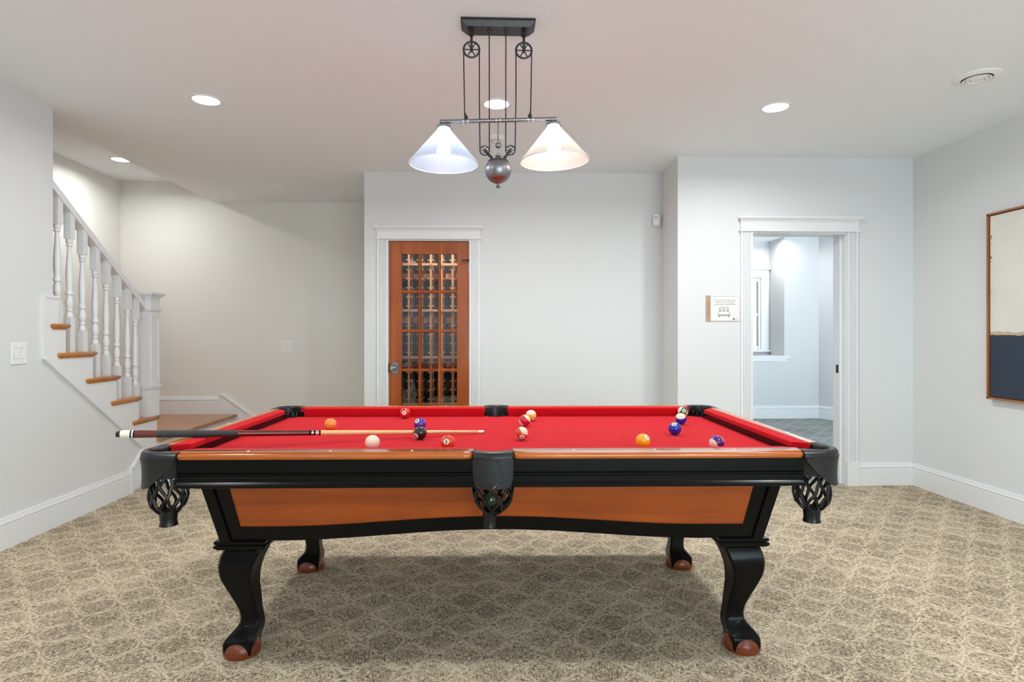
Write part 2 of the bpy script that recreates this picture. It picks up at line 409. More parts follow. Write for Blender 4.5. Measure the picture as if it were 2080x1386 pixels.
w1 = struct(s.build('window_1', M['trim'], bevel=.004), 'white cased window glimpsed through the doorway', 'window')
MB().box(3.65, 4.10, 8.895, 8.90, 1.04, 2.02).build('pane', glass('sheer_glass', (.42, .40, .385), .02), w1)
pl = bpy.data.lights.new('portal', 'AREA'); pl.shape = 'RECTANGLE'; pl.size = .55; pl.size_y = 1.12; pl.cycles.is_portal = True
po = bpy.data.objects.new('window_portal', pl); C.objects.link(po); po.location = (3.865, 8.98, 1.53); po.rotation_euler = (PI/2, 0, 0); po.rotation_euler = (-PI/2, 0, 0); po.parent = w1

# cellar interior
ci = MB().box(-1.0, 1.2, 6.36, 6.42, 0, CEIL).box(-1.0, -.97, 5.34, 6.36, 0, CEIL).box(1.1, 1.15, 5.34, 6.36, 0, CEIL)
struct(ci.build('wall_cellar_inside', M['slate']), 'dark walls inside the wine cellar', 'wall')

# ------------------------------------------------------------------ baseboards
def base_prof(h=.178, t=.018):
    return [(0, 0), (t, 0), (t, h-.045), (t-.004, h-.041), (t-.004, h-.036), (t+.003, h-.032), (t-.003, h-.012), (t-.006, h-.010), (t-.004, h-.006), (t-.008, h), (0, h)]
def baseboard(name, a, b, inward, z0=0, h=.178, label=None):
    """a, b plan points, inward unit normal pointing into the room"""
    m = MB(); P = base_prof(h)
    fn = lambda p: [(p[0]+inward[0]*t, p[1]+inward[1]*t, z0+z) for t, z in P]
    m.loft([fn(a), fn(b)])
    return struct(m.build(name, M['trim'], smooth=25), label, 'baseboard')
baseboard('baseboard_left', (XL, -.38), (XL, 4.603), (1, 0), label='white baseboard along the left wall')
baseboard('baseboard_right', (XR, -.38), (XR, YB), (-1, 0), label='white baseboard along the right wall')
baseboard('baseboard_back', (2.96, YB), (XR, YB), (0, -1), label='white baseboard right of the open doorway')
baseboard('baseboard_back_left', (1.50, YB), (1.99, YB), (0, -1), label='white baseboard left of the open doorway')
n_ = (math.sin(CR), -math.cos(CR))
baseboard('baseboard_cellar', (CW[0]+1.02*math.cos(CR), CW[1]+1.02*math.sin(CR)), (1.515, 5.15), n_, label='white baseboard right of the cellar door')
baseboard('baseboard_bedroom', (1.72, 8.40), (4.785, 8.40), (0, -1), h=.185, label='white baseboard of the room beyond the doorway')
dx, dy = (4.875-4.78), (8.14-8.40); ll = math.hypot(dx, dy)
baseboard('baseboard_bedroom_right', (4.78, 8.40), (4.875, 8.14), (dy/ll, -dx/ll), h=.185, label='white baseboard at the angled bedroom wall')
baseboard('baseboard_landing', (-3.91, 6.42), (-2.87, 6.42), (0, -1), z0=LAND, h=.185, label='white baseboard behind the wooden landing')
baseboard('baseboard_hall', (-2.3, 6.42), (-1.092, 6.42), (0, -1), label='white baseboard on the wall behind the staircase')
baseboard('baseboard_cellar_side', (-1.092, 5.225), (-1.092, 6.42), (-1, 0), label='white baseboard on the side wall of the wine cellar')
# sloping skirt right of the landing
sk = MB().prism([(-2.87, LAND), (-2.87, LAND+.205), (-2.84, LAND+.205), (-2.36, LAND-.15), (-2.3, .178), (-2.3, 0), (-2.87, 0)], lambda u, v, d: (u, 6.42-d, v), 0, .02)
sk.prism([(-2.875, LAND+.198), (-2.875, LAND+.212), (-2.838, LAND+.212), (-2.355, LAND-.14), (-2.365, LAND-.155), (-2.845, LAND+.198)], lambda u, v, d: (u, 6.42-d, v), 0, .028)
struct(sk.build('trim_4', M['trim']), 'white skirt board sloping down beside the landing', 'trim')

# ------------------------------------------------------------------ fluted door casings
def fluted(m, x0, x1, z0, z1, t=.02, n=5):
    w_ = x1-x0; P = [(x0, 0), (x0, t)]; mx = w_*.15; pitch = (w_-2*mx)/n; g = pitch*.55
    for k in range(n):
        a = x0+mx+k*pitch+(pitch-g)/2
        P += [(a, t), (a+.0012, t-.006), (a+g*.35, t-.0085), (a+g*.65, t-.0085), (a+g-.0012, t-.006), (a+g, t)]
    P += [(x1, t), (x1, 0)]
    m.prism(P, lambda u, v, d: (u, -v, d), z0, z1)
def header(m, x0, x1, z0, zt, over=.03):
    m.box(x0-.012, x1+.012, -.032, 0, z0, z0+.014)
    m.box(x0, x1, -.022, 0, z0+.014, zt-.045)
    P = [(0, 0), (.022, 0), (.026, .006), (.028, .012), (.040, .022), (.048, .030), (.048, .045), (0, .045)]
    zc = zt-.045
    m.loft([[(x0-(p[0]-.022 if p[0] > .022 else 0), -p[0], zc+p[1]) for p in P], [(x1+(p[0]-.022 if p[0] > .022 else 0), -p[0], zc+p[1]) for p in P]])
# cellar door trim (local frame of the cellar wall)
fx = lambda x: x+1.092
t1 = struct(empty('trim_1', (*CW, 0), CR), 'white fluted casing with crown header around the cellar door', 'door casing')
for a, b in ((-.978, -.882), (-.175, -.082)):
    m = MB(); fluted(m, fx(a), fx(b), .19, 2.045); m.box(fx(a)-.006, fx(b)+.006, -.028, 0, 0, .19)
    m.build('casing', M['trim'], t1, smooth=20)
m = MB(); header(m, fx(-.978), fx(-.082), 2.045, 2.158); m.build('header', M['trim'], t1, smooth=25)
m = MB().box(fx(-.885), fx(-.880), 0, .12, 0, 2.045).box(fx(-.177), fx(-.172), 0, .12, 0, 2.045).box(fx(-.885), fx(-.172), 0, .12, 2.033, 2.045)
m.build('jamb', M['trim'], t1)
# open doorway trim
t2 = struct(empty('trim_2', (0, YB, 0)), 'white fluted casing with crown header around the open doorway', 'door casing')
for a, b in ((2.0, 2.096), (2.868, 2.954)):
    m = MB(); fluted(m, a, b, .19, 2.034); m.box(a-.005, b+.006, -.028, 0, 0, .19)
    m.build('casing', M['trim'], t2, smooth=20)
m = MB(); header(m, 2.0, 2.958, 2.034, 2.153); m.build('header', M['trim'], t2, smooth=25)
m = MB().box(2.096, 2.106, 0, .15, 0, 2.034).box(2.863, 2.873, 0, .15, 0, 2.034).box(2.106, 2.863, 0, .15, 2.020, 2.034)
m.box(2.850, 2.863, .06, .15, 0, 2.02).box(2.106, 2.119, .06, .15, 0, 2.02)
m.build('jamb', M['trim'], t2)
m = MB().box(2.846, 2.850, .075, .105, .90, .965)
m.build('strike_plate', M['iron'], t2)
# bedroom side: plinth thickness beyond
m = MB().box(2.0, 2.096, .15, .168, 0, 2.1).box(2.873, 2.96, .15, .168, 0, 2.1); m.build('rear_casing', M['trim'], t2)

# ------------------------------------------------------------------ glazed cellar door
door = struct(empty('door_1', (*CW, 0), CR), 'reddish cherry wood door with fifteen glass panes and crystal knob', 'door')
dx0, dx1 = fx(-.878), fx(-.179); gx0, gx1 = fx(-.772), fx(-.283); ztop = 2.03; gz1 = 1.921; pit = .345; gh = .318
m = MB().box(dx0, gx0, .022, .062, .01, ztop).box(gx1, dx1, .022, .062, .01, ztop).box(gx0, gx1, .022, .062, gz1, ztop).box(gx0, gx1, .022, .062, .01, gz1-5*pit+.027)
m.build('stiles_and_rails', M['door'], door, bevel=.003)
m = MB(); cw = (gx1-gx0-2*.028)/3
for k in (1, 2):
    a = gx0+k*cw+(k-1)*.028
    m.prism([(a, .036), (a+.008, .026), (a+.02, .026), (a+.028, .036), (a+.028, .05), (a, .05)], lambda u, v, d: (u, v, d), gz1-5*pit+.02, gz1)
for k in range(1, 5):
    z = gz1-k*pit
    m.prism([(z, .036), (z+.008, .027), (z+.019, .027), (z+.027, .036), (z+.027, .05), (z, .05)], lambda u, v, d: (d, v, u), gx0, gx1)
m.build('muntins', M['door'], door)
MB().box(gx0-.005, gx1+.005, .044, .047, .2, gz1+.004).build('glass_panes', M['glass'], door)
kn = MB().box(fx(-.858), fx(-.798), .016, .022, .868, .973).build('knob_plate', M['iron2'], door, bevel=.003)
MB().lathe([(.010, .014), (.010, -.012), (.016, -.016), (.026, -.026), (.026, -.040), (.016, -.052), (.006, -.054)], 8, (fx(-.834), 0, .922), 'y').build('door_knob', M['crystal'], kn, smooth=10)
MB().lathe([(.017, .016), (.017, .010), (.012, .006)], 16, (fx(-.834), 0, .922), 'y').build('rosette', M['iron'], kn)
for z in (1.80, 1.06, .3):
    MB().lathe([(.007, -.05), (.007, .05)], 10, (fx(-.175), .016, z)).box(fx(-.187), fx(-.1715), .0195, .0215, z-.045, z+.045).build('hinge', M['iron2'], door)
MB().tube([(fx(-.175), .01, 1.86), (fx(-.185), -.02, 1.862), (fx(-.232), -.02, 1.862)], .006).box(fx(-.242), fx(-.228), -.03, -.008, 1.853, 1.871).build('hinge_stop', M['iron'], door)
MB().box(fx(-.884), fx(-.878), .0, .03, .885, .96).build('strike_plate', M['iron'], door)

# wine racks
rack = empty('wine_rack', (0, 5.93, 0), 0, 'pale redwood lattice wine rack inside the cellar behind the glass door', 'wine rack')
PX0, PP = -.803, .1087
RZ = [.055, .52, .987, 1.4546, 1.914, 2.379]
for k in range(-1, 11):
    x = PX0+k*PP; m = MB()
    m.box(x-.0095, x+.0095, 0, .018, 0, 2.42).box(x-.0095, x+.0095, .24, .258, 0, 2.42)
    for j in range(5):
        for q in range(5):
            z = RZ[j]+.045+q*.0905
            m.box(x-.028, x-.012, .002, .256, z-.006, z+.006).box(x+.012, x+.028, .002, .256, z-.006, z+.006).box(x-.028, x+.028, .019, .030, z-.006, z+.006).box(x-.028, x+.028, .228, .239, z-.006, z+.006)
    m.build('rack_ladder', M['rack'], rack)
for z in RZ:
    MB().box(-.93, .42, -.016, 0, z-.012, z+.010).build('cross_rail', M['rack'], rack)
for z in (1.82, 1.36, .90, .44):
    MB().box(-.93, .42, .258, .276, z-.03, z+.03).build('rear_rail', M['rack'], rack)
MB().box(-.94, .42, -.03, .3, 0, .05).build('plinth', M['rack'], rack)
b = MB().lathe([(0.0, .02), (.036, .0), (.0375, .01), (.0375, .17), (.03, .2), (.014, .23), (.0135, .29), (0, .29)], 20, (0, 0, 0), 'y', cap=False)
b.build('wine_bottle', mat('dark_bottle_glass', (.008, .01, .008), .12), loc=(-.7475, 5.925, .600))
tag(bpy.data.objects['wine_bottle'], 'single dark wine bottle lying low in the wooden rack', 'bottle')
cl = bpy.data.lights.new('cellar_lamp', 'AREA'); cl.shape = 'DISK'; cl.size = .12; cl.energy = 22; cl.color = (1, .9, .76)
clr = MB().lathe([(.085, 0), (.085, -.006), (.07, -.01), (.06, -.004), (.06, 0)], 24, cap=False)
clo = clr.build('recessed_light', M['trim'], loc=(-.35, 5.62, CEIL)); tag(clo, 'small recessed ceiling light hidden above the wine racks', 'ceiling light')
clx = bpy.data.objects.new('cellar_lamp', cl); C.objects.link(clx); clx.parent = clo; clx.location = (0, 0, -.012)

# ------------------------------------------------------------------ staircase
st = empty('staircase', (XL, 4.9, 0), 0, 'wooden staircase with oak treads and white risers going up behind the left wall', 'staircase')
ox, oy = XL, 4.9
TRX = [(y, z) for y, z in TR] + [(TR[0][0]-RUN*(k+1), TR[0][1]+.183*(k+1)) for k in range(2)]
NOSE = [(0, -.010), (.0025, -.005), (.006, -.0015), (.012, 0), (.018, -.0005), (.024, -.004), (.028, -.010), (.0285, -.014), (.033, -.015), (.038, -.019), (.043, -.026), (.047, -.028)]
def tread(y1, z, xa, y0, yb):
    """board with bullnose and cove; returns along the open side from y0 to y1, yb = line of the riser above"""
    rings = []
    for dz, off in NOSE:
        c_ = min(.010, .010+off) if off < 0 else .010
        c_ = .009
        X, Y, Y0 = xa+off, y1+off-oy, y0-off-oy
        rings.append([(-1.17, yb-oy, z-dz), (.0005, yb-oy, z-dz), (.0005, Y0, z-dz), (X-c_*.6, Y0, z-dz), (X, Y0+c_*.6, z-dz), (X, Y-c_, z-dz), (X-c_, Y, z-dz), (-1.17, Y, z-dz)])
    m = MB().loft(rings); m.build('tread', M['oak_y'], st, smooth=50)
for y1, z in TRX:
    if y1 > 3.9: tread(y1, z, .030, 3.781 if abs(y1-3.945) < .01 else y1-RUN-.105, max(y1-RUN-.028, 3.835))
    else: MB().box(-1.17, -.2, y1-RUN-.02-oy, y1-oy, z-.03, z).build('tread', M['oak_y'], st)
for y1, z in TRX:
    MB().box(-1.17, -.001 if y1 > 3.95 else -.2, y1-.045-oy, y1-.03-oy, z-.183, z-.03).build('riser', M['trim'], st)
# landing and the step below it
m = MB()
for da, db, off in ((0, .004, -.006), (.004, .009, -.002), (.009, .022, 0), (.022, .03, -.006)):
    m.box(-1.17, .055+off, 4.955-oy, 6.42-oy, LAND-db, LAND-da)
m.build('landing', M['oak_floor'], st)
MB().box(-1.17, .02, 4.965-oy, 6.42-oy, 0, LAND-.03).build('landing_riser', M['trim'], st)
m = MB()
for da, db, off in ((0, .004, -.006), (.004, .009, -.002), (.009, .022, 0), (.022, .03, -.006)):
    m.box(.02, .335+off, 4.955-off*0-oy, 6.42-oy, .182-db, .182-da)
m.build('tread', M['oak'], st); MB().box(.02, .30, 4.975-oy, 6.42-oy, 0, .152).build('riser', M['trim'], st)
# bead under the landing nosing
# white stringer board applied on the wall face
sp = [(3.735, 1.447), (3.855, 1.44), (3.855, 1.28)]
sp = [(3.735, 1.069), (3.735, 1.447), (3.855, 1.440), (3.855, 1.24), (3.916, 1.24)]
for k in range(1, 5):
    sp += [(TR[k-1][0]-.03, TR[k][1]-.03), ] if k < 1 else []
sp = [(3.735, 1.069), (3.735, 1.447), (3.852, 1.440), (3.852, TR[0][1]-.03), (TR[0][0]-.03, TR[0][1]-.03)]
for k in range(1, 5):
    sp += [(TR[k-1][0]-.03, TR[k][1]-.03), (TR[k][0]-.03, TR[k][1]-.03)]
sp += [(TR[4][0]-.03, 0.02), (4.62, 0.02), (4.62, .17), (4.65, .185), (4.80, .31), (4.775, .325)]
m = MB().prism(sp, yz(0), .0, .012); m.v = [(x, y-oy, z) for x, y, z in m.v]
m.build('stringer', M['trim'], st)
m = MB()
m.prism([(3.722, 1.062), (3.722, 1.46), (3.742, 1.46), (3.742, 1.069)], yz(0), -.001, .0182)
m.prism([(3.722, 1.46), (3.852, 1.453), (3.852, 1.435), (3.735, 1.442)], yz(0), -.002, .0175)
m.prism([(3.722, 1.062), (3.742, 1.079), (4.80, .318), (4.785, .300)], yz(0), -.003, .021)
m.prism([(4.785, .325), (4.80, .30), (4.640, .184), (4.622, .200)], yz(0), -.004, .0217)
m.prism([(4.603, 0), (4.603, .200), (4.626, .200), (4.625, 0)], yz(0), -.005, .023)
m.v = [(x, y-oy, z) for x, y, z in m.v]
m.build('stringer_moulding', M['trim'], st)

# railing
rl = empty('stair_railing', (-2.79, 4.93, TR[4][1]), 0, 'white stair railing with eight turned balusters, sloping handrail and square newel post', 'railing')
rx, ry, rz = -2.79, 4.93, TR[4][1]
SL = .718
m = MB()
hp = [(-.032, 0), (-.034, .02), (-.026, .032), (-.030, .046), (-.024, .062), (-.008, .07), (.008, .07), (.024, .062), (.030, .046), (.026, .032), (.034, .02), (.032, 0)]
def zr(y): return 2.193-SL*(y-3.877)-.075-rz
m.loft([[(u, 3.835-ry, zr(3.835)+v) for u, v in hp], [(u, 4.875-ry, zr(4.875)+v) for u, v in hp]])
m.build('handrail', M['trim'], rl)
by = [3.925, 4.037, 4.161, 4.293, 4.412, 4.537, 4.664, 4.766]
tk = [0, 1, 1, 2, 2, 3, 3, 4]
def baluster_prof(L):
    P = [(.021, 0), (.024, .008), (.021, .022), (.013, .035), (.013, .040), (.019, .043), (.019, .052), (.014, .056), (.014, .060),
         (.0215, .075), (.0235, .095), (.021, .118), (.0145, .140), (.0145, .148), (.0225, .152), (.0235, .163), (.018, .178), (.0155, .184),
         (.019, .215), (.0215, .26), (.0205, .31), (.017, .37), (.0135, .43), (.0125, .465), (.0125, .470), (.019, .474), (.019, .484), (.014, .488), (.019, .494), (.021, .505), (.019, .52)]
    return [(r, h*L/.52) for r, h in P]
for y, k in zip(by, tk):
    zb = TR[k][1]-rz; z0 = 1.326-.703*(y-4.037)-rz; z1 = z0+.52; zt = zr(y)-.0+.004
    m = MB()
    q = .0225
    m.box(-q, q, y-q-ry, y+q-ry, zb, z0).loft([[(-q, y-q-ry, z1), (q, y-q-ry, z1), (q, y+q-ry, z1), (-q, y+q-ry, z1)],
        [(-q, y-q-ry, zr(y-q)+.01), (q, y-q-ry, zr(y-q)+.01), (q, y+q-ry, zr(y+q)+.01), (-q, y+q-ry, zr(y+q)+.01)]])
    m.lathe([(r, z0+h) for r, h in baluster_prof(.52)], 20, (0, y-ry, 0))
    m.build('baluster', M['trim'], rl, smooth=50, bevel=0)
ny = 4.935-ry; H_ = 1.0
m = MB(); q = .062
m.box(-q, q, ny-q, ny+q, 0, .98)
m.box(-q-.008, q+.008, ny-q-.008, ny+q+.008, .225, .240).box(-q-.012, q+.012, ny-q-.012, ny+q+.012, .240, .252)
m.box(-q-.006, q+.006, ny-q-.006, ny+q+.006, .845, .858).box(-q-.014, q+.014, ny-q-.014, ny+q+.014, .858, .872)
for a, o_ in ((.955, .006), (.968, .014), (.980, .024), (.990, .034)):
    m.box(-q-o_, q+o_, ny-q-o_, ny+q+o_, a, a+.014)
# raised frames leaving a sunk panel on the faces
for a0, a1, z0, z1 in ((-q, -q+.022, .2525, .8445), (q-.022, q, .2525, .8445), (-q+.0221, q-.0221, .80, .8445), (-q+.0221, q-.0221, .2525, .30)):
    m.box(a0, a1, ny-q-.0055, ny-q+.001, z0, z1)
for a0, a1, z0, z1 in ((-q, -q+.022, .2525, .8445), (q-.022, q, .2525, .8445), (-q+.0221, q-.0221, .80, .8445), (-q+.0221, q-.0221, .2525, .30)):
    m.box(q-.001, q+.0055, ny+a0, ny+a1, z0, z1)
m.build('newel_post', M['trim'], rl)

# ------------------------------------------------------------------ pool table
TX, TY, TRt = .026, 2.675, -.02
table = empty('pool_table', (TX, TY, 0), TRt, 'cherry and black pool table with red cloth, leather pockets and ball and claw legs', 'pool table')
NX, NY, OX, OY, SZ, RZT = 1.1175, .559, 1.217, .674, .762, .812
PCX, PCY = 1.135, .588
# slate bed with pocket cut-outs
pts = []
def quad_corner(sx, sy):
    c_ = arc(PCX, PCY, .066, 250, 200, 6)                      # concave bite, for + +
    return [(sx*x, sy*y) for x, y in c_]
cor = [(PCX-.005, NY+.05-.12), (PCX-.066*.72, PCY-.066*.72), (PCX-.12, PCY+.025)]
bite = arc(PCX, PCY, .064, 285, 165, 8)
pp = []
def side_bite(sy): return [(sx_, sy*(NY+.055-math.sqrt(max(0, .062**2-sx_**2)))) for sx_ in [-.062, -.05, -.03, 0, .03, .05, .062]]
q1 = bite; q2 = [(-x, y) for x, y in reversed(bite)]; q3 = [(-x, -y) for x, y in bite]; q4 = [(x, -y) for x, y in reversed(bite)]
# counter-clockwise: right side up, + + corner, top side pocket, - + corner, - - corner, bottom side pocket, + - corner
loop = [(NX+.05, q1[0][1])] + q1 + [(q1[-1][0], NY+.05)] + list(reversed([(x, y) for x, y in [(p[0], p[1]) for p in side_bite(1)]])) \
     + [(q2[0][0], NY+.05)] + q2 + [(-NX-.05, q2[-1][1])] + [(-NX-.05, q3[0][1])] + q3 + [(q3[-1][0], -NY-.05)] + side_bite(-1) \
     + [(q4[0][0], -NY-.05)] + q4 + [(NX+.05, q4[-1][1])]
m = MB().prism(loop, lambda u, v, d: (u, v, d), SZ-.03, SZ)
bed = m.build('playing_surface', M['cloth'], table)
MB().lathe([(.006, 0), (.006, .0006)], 14, (.559, 0, SZ)).build('foot_spot', mat('worn_spot', (.35, .2, .18), .8), bed)
# cushions: section along the rail, nose (inner) and base (outer)
def cushion(a_nose, b_nose, a_base, b_base, fn):
    """fn(s, t, z): s along, t outward distance from the nose line"""
    sec = [(0, .806), (.004, .8085), (.045, .8105), (.047, .80), (.047, .77), (.032, SZ), (.013, SZ), (.0, .7965)]
    def ring(n_, b_): return [fn(n_+(b_-n_)*min(1, t/.047), t, z) for t, z in sec]
    return MB().loft([ring(a_nose, a_base), ring(b_nose, b_base)])
for sy in (-1, 1):
    for sx in (-1, 1):
        cushion(.068, NX-.082, .060, NX-.040, lambda s_, t, z: (sx*s_, sy*(NY+t), z)).build('cushion', M['cloth'], table, smooth=30)
for sx in (-1, 1):
    cushion(-(NY-.082), NY-.082, -(NY-.040), NY-.040, lambda s_, t, z: (sx*(NX+t), s_, z)).build('cushion', M['cloth'], table, smooth=30)
# wooden rails
def rail_sec(w=OY-NY-.047):
    return [(0, .790), (0, RZT-.001), (.002, RZT), (w-.0165, RZT), (w-.0155, RZT-.0065), (w-.0115, RZT-.0070), (w-.0095, RZT-.0042), (w-.0055, RZT-.0045), (w-.001, RZT-.0095), (w, RZT-.0145), (w-.0015, RZT-.0195), (w-.005, RZT-.0235), (w-.03, RZT-.0255)]
def wood_rail(s0, s1, fn, mt, long_=True):
    m = MB(); rings = []
    n = 16
    for i in range(n+1):
        f = i/n; f = f
        s_ = s0+(s1-s0)*f
        rings.append((s_, 1.0))
    # rounded ends: the outer part pulls in at both ends
    rr = []
    for s_, k in [(s0, .72), (s0+.004, .86), (s0+.010, .94), (s0+.02, .985), (s0+.035, 1)] + [(s1-.035, 1), (s1-.02, .985), (s1-.010, .94), (s1-.004, .86), (s1, .72)]:
        rr.append([fn(s_, .047+t*k, z) for t, z in rail_sec((OY-NY-.047) if long_ else (OX-NX-.047))])
    m.loft(rr); return m.build('wooden_rail', mt, table, smooth=35)
def sight(parent, x, y, ang):
    r = []
    for u, v in ((-.011, 0), (0, -.0045), (.011, 0), (0, .0045)):
        r.append((x+u*math.cos(ang)-v*math.sin(ang), y+u*math.sin(ang)+v*math.cos(ang)))
    MB().prism(r, lambda u, v, d: (u, v, d), RZT-.002, RZT+.0006).build('sight', M['pearl'], parent)
for sy in (-1, 1):
    for sx in (-1, 1):
        r = wood_rail(.068, 1.07, lambda s_, t, z: (sx*s_, sy*(NY+t), z), M['cherry'])
        for k in (1, 2, 3): sight(r, sx*.2794*k, sy*(NY+.047+.030), math.radians(90) if False else PI/2)
for sx in (-1, 1):
    r = wood_rail(-.51, .51, lambda s_, t, z: (sx*(NX+t), s_, z), M['cherry_y'], False)
    for k in (-1, 0, 1): sight(r, sx*(NX+.047+.030), .2794*k, 0)
# black aprons under the rails
AP = [(-.01, .787), (-.01, .744), (-.016, .741), (-.013, .737), (-.013, .733), (-.016, .730), (-.013, .726), (-.013, .710), (-.009, .706), (-.004, .702), (-.004, .696), (-.007, .692), (-.03, .691), (-.10, .691), (-.10, .787)]
for sy in (-1, 1):
    for sx in (-1, 1):
        m = MB().loft([[(sx*s_, sy*(OY+t), z) for t, z in AP] for s_ in (.058, 1.068)])
        a = m.build('apron', M['black'], table, smooth=25)
for sx in (-1, 1):
    m = MB().loft([[(sx*(OX+t), s_, z) for t, z in AP] for s_ in (-.508, .508)])
    m.build('apron', M['black'], table, smooth=25)
MB().box(-1.09, 1.09, -.52, .52, .66, .7315).box(-1.06, 1.06, -.545, .545, .66, .7315).build('slate_frame', M['blackmatte'], table)

# cabinet with sloping sides
def cxh(z): return 1.055-(.69-z)*.205
def cyh(z): return .533-(.69-z)*.24
def archz(x, lo=.449, hi=.489):
    k = min(1, abs(x)/.80); return lo+(hi-lo)*(.5+.5*math.cos(PI*k))
for sy in (-1, 1):
    m = MB(); n = 40
    P = [(-cxh(.69), .69)] + [(-cxh(.449), .449)] + [(-.80+1.6*i/n, archz(-.80+1.6*i/n)) for i in range(n+1)] + [(cxh(.449), .449), (cxh(.69), .69)]
    # body slab
    fnb = lambda x, z, d: (x, sy*(cyh(z)-d), z)
    m.prism(P, fnb, .008, .03)
    # frame boards laid over the slab (left, right, bottom): trapezoids around the wooden panel
    ph = lambda z: .930+(z-.505)*.16
    m.prism([(-cxh(.69), .69), (-cxh(.449), .449), (-.80, .449), (-.80, .505), (-ph(.505), .505), (-ph(.69), .69)], fnb, 0, .008)
    m.prism([(cxh(.69), .69), (cxh(.449), .449), (.80, .449), (.80, .505), (ph(.505), .505), (ph(.69), .69)], fnb, 0, .008)
    bot = [(-.80+1.6*i/n, archz(-.80+1.6*i/n)) for i in range(n+1)]
    top = [(x, .505+(.543-.505)*(.5+.5*math.cos(PI*min(1, abs(x)/.80)))) for x, _ in reversed(bot)]
    for i in range(n):
        xa, xb = -.80+1.6*i/n, -.80+1.6*(i+1)/n
        tz = lambda x: .505+(.541-.505)*(.5+.5*math.cos(PI*min(1, abs(x)/.80)))
        m.loft([[fnb(xa, archz(xa), 0), fnb(xa, tz(xa), 0), fnb(xa, tz(xa), .008), fnb(xa, archz(xa), .008)],
                [fnb(xb, archz(xb), 0), fnb(xb, tz(xb), 0), fnb(xb, tz(xb), .008), fnb(xb, archz(xb), .008)]], i == 0, i == n-1)
    # corner posts
    for sx in (-1, 1):
        m.prism([(sx*cxh(.69), .69), (sx*cxh(.449), .449), (sx*(cxh(.449)-.038), .449), (sx*(cxh(.69)-.040), .69)], fnb, -.010, .004)
    m.build('cabinet_frame', M['black'], table, smooth=25)
    m = MB(); PN = [(-ph(.69), .69), (-ph(.505), .505)] + [(-.80+1.6*i/n, tz(-.80+1.6*i/n)) for i in range(n+1)] + [(ph(.505), .505), (ph(.69), .69)]
    m.prism(PN, fnb, .003, .0085)
    m.build('side_panel', M['panel'], table, smooth=25)
for sx in (-1, 1):
    fnb = lambda y, z, d: (sx*(cxh(z)-d), y, z)
    m = MB(); P = [(-cyh(.69)+.03, .69), (-cyh(.449)+.03, .449), (cyh(.449)-.03, .449), (cyh(.69)-.03, .69)]
    m.prism(P, fnb, .0, .03); m.build('cabinet_frame', M['black'], table)
    m = MB().prism([(-.42, .685), (-.38, .51), (.38, .51), (.42, .685)], fnb, -.004, .002); m.build('side_panel', M['panel'], table)
# legs
LS = [(.415, .050, .083), (.400, .058, .080), (.384, .064, .075), (.35, .070, .060), (.32, .068, .052), (.298, .064, .048), (.255, .049, .046), (.21, .032, .050), (.166, .017, .053), (.137, .012, .056),
      (.115, .013, .059), (.100, .021, .060), (.089, .031, .060), (.077, .043, .058), (.066, .052, .056), (.055, .057, .052), (.035, .058, .049), (.012, .056, .047), (0, .052, .044)]
for sx in (-1, 1):
    for sy in (-1, 1):
        cx, cy = sx*.955, sy*.40
        m = MB(); rings = []
        def sq(o, i, ch=.006):
            # outline with small chamfers; o = outward, i = inward (towards the table middle)
            p = [(o, o-ch), (o-ch, o), (-i+ch, o), (-i, o-ch), (-i, -i+ch), (-i+ch, -i), (o-ch, -i), (o, -i+ch)]
            return [(cx+sx*a, cy+sy*b_) for a, b_ in p]
        for z, o, i in LS:
            # subdivided outline so that the foot faces can be hollowed above the ball
            ch = .009 if z > .09 else .007
            rings.append([(x, y, z) for x, y in sq(o, i, ch)])
        m.loft(rings)
        lg = m.build('leg', M['black'], table, smooth=38)
        ls = (.056-.047)/2
        MB().sphere((cx+sx*ls, cy+sy*ls, .018), .0685, 32, 20, .86, 0.0).build('claw_ball', M['football'], lg)
        # capital between leg and cabinet
        m = MB()
        for z0, z1, e in ((.4155, .421, -.006), (.421, .433, 0), (.433, .437, -.007), (.437, .4485, -.001)):
            a0, a1 = -(.1145+e), .076+e
            xs_ = sorted((cx+sx*a0, cx+sx*a1)); ys_ = sorted((cy+sy*(-.10-e), cy+sy*(.086+e)))
            m.box(xs_[0], xs_[1], ys_[0], ys_[1], z0, z1)
        m.build('leg_capital', M['black'], lg, bevel=.003)
# ---- pockets
def sweep_ring(outer, inner, drop=.045):
    """leather band between the outer and the inner path, rounded on top"""
    m = MB(); rings = []
    for (ox_, oy_), (ix, iy) in zip(outer, inner):
        P = lambda t: (ix+(ox_-ix)*t, iy+(oy_-iy)*t)
        sec = [(0, SZ-drop), (0, .800), (.06, .808), (.22, .8125), (.70, .8125), (.90, .808), (1.0, .799), (1.02, .792), (.99, .786), (.35, .786), (.10, SZ-drop)]
        rings.append([(*P(t), z) for t, z in sec])
    m.loft(rings); return m
def net_mesh(cx, cy, prof, n=8, turns=.27, r=.0054, tail=(.032, .045)):
    """prof: list of (z, radius) top to bottom"""
    m = MB(); K = 22
    def R(f):
        z = prof[0][0]+(prof[-1][0]-prof[0][0])*f
        for (za, ra), (zb, rb) in zip(prof, prof[1:]):
            if zb <= z <= za:
                k = (za-z)/(za-zb); k = k*k*(3-2*k); return z, ra+(rb-ra)*k
        return prof[-1]
    for sgn in (1, -1):
        for i in range(n):
            pts = []
            for k in range(K+1):
                f = k/K; z, rr = R(f)
                a = 2*PI*(i/n)+sgn*2*PI*turns*(f+.035*math.sin(f*2*PI*3+sgn*PI/2))
                pts.append((cx+rr*math.cos(a), cy+rr*math.sin(a), z))
            m.tube(pts, r, 6)
    return m, R
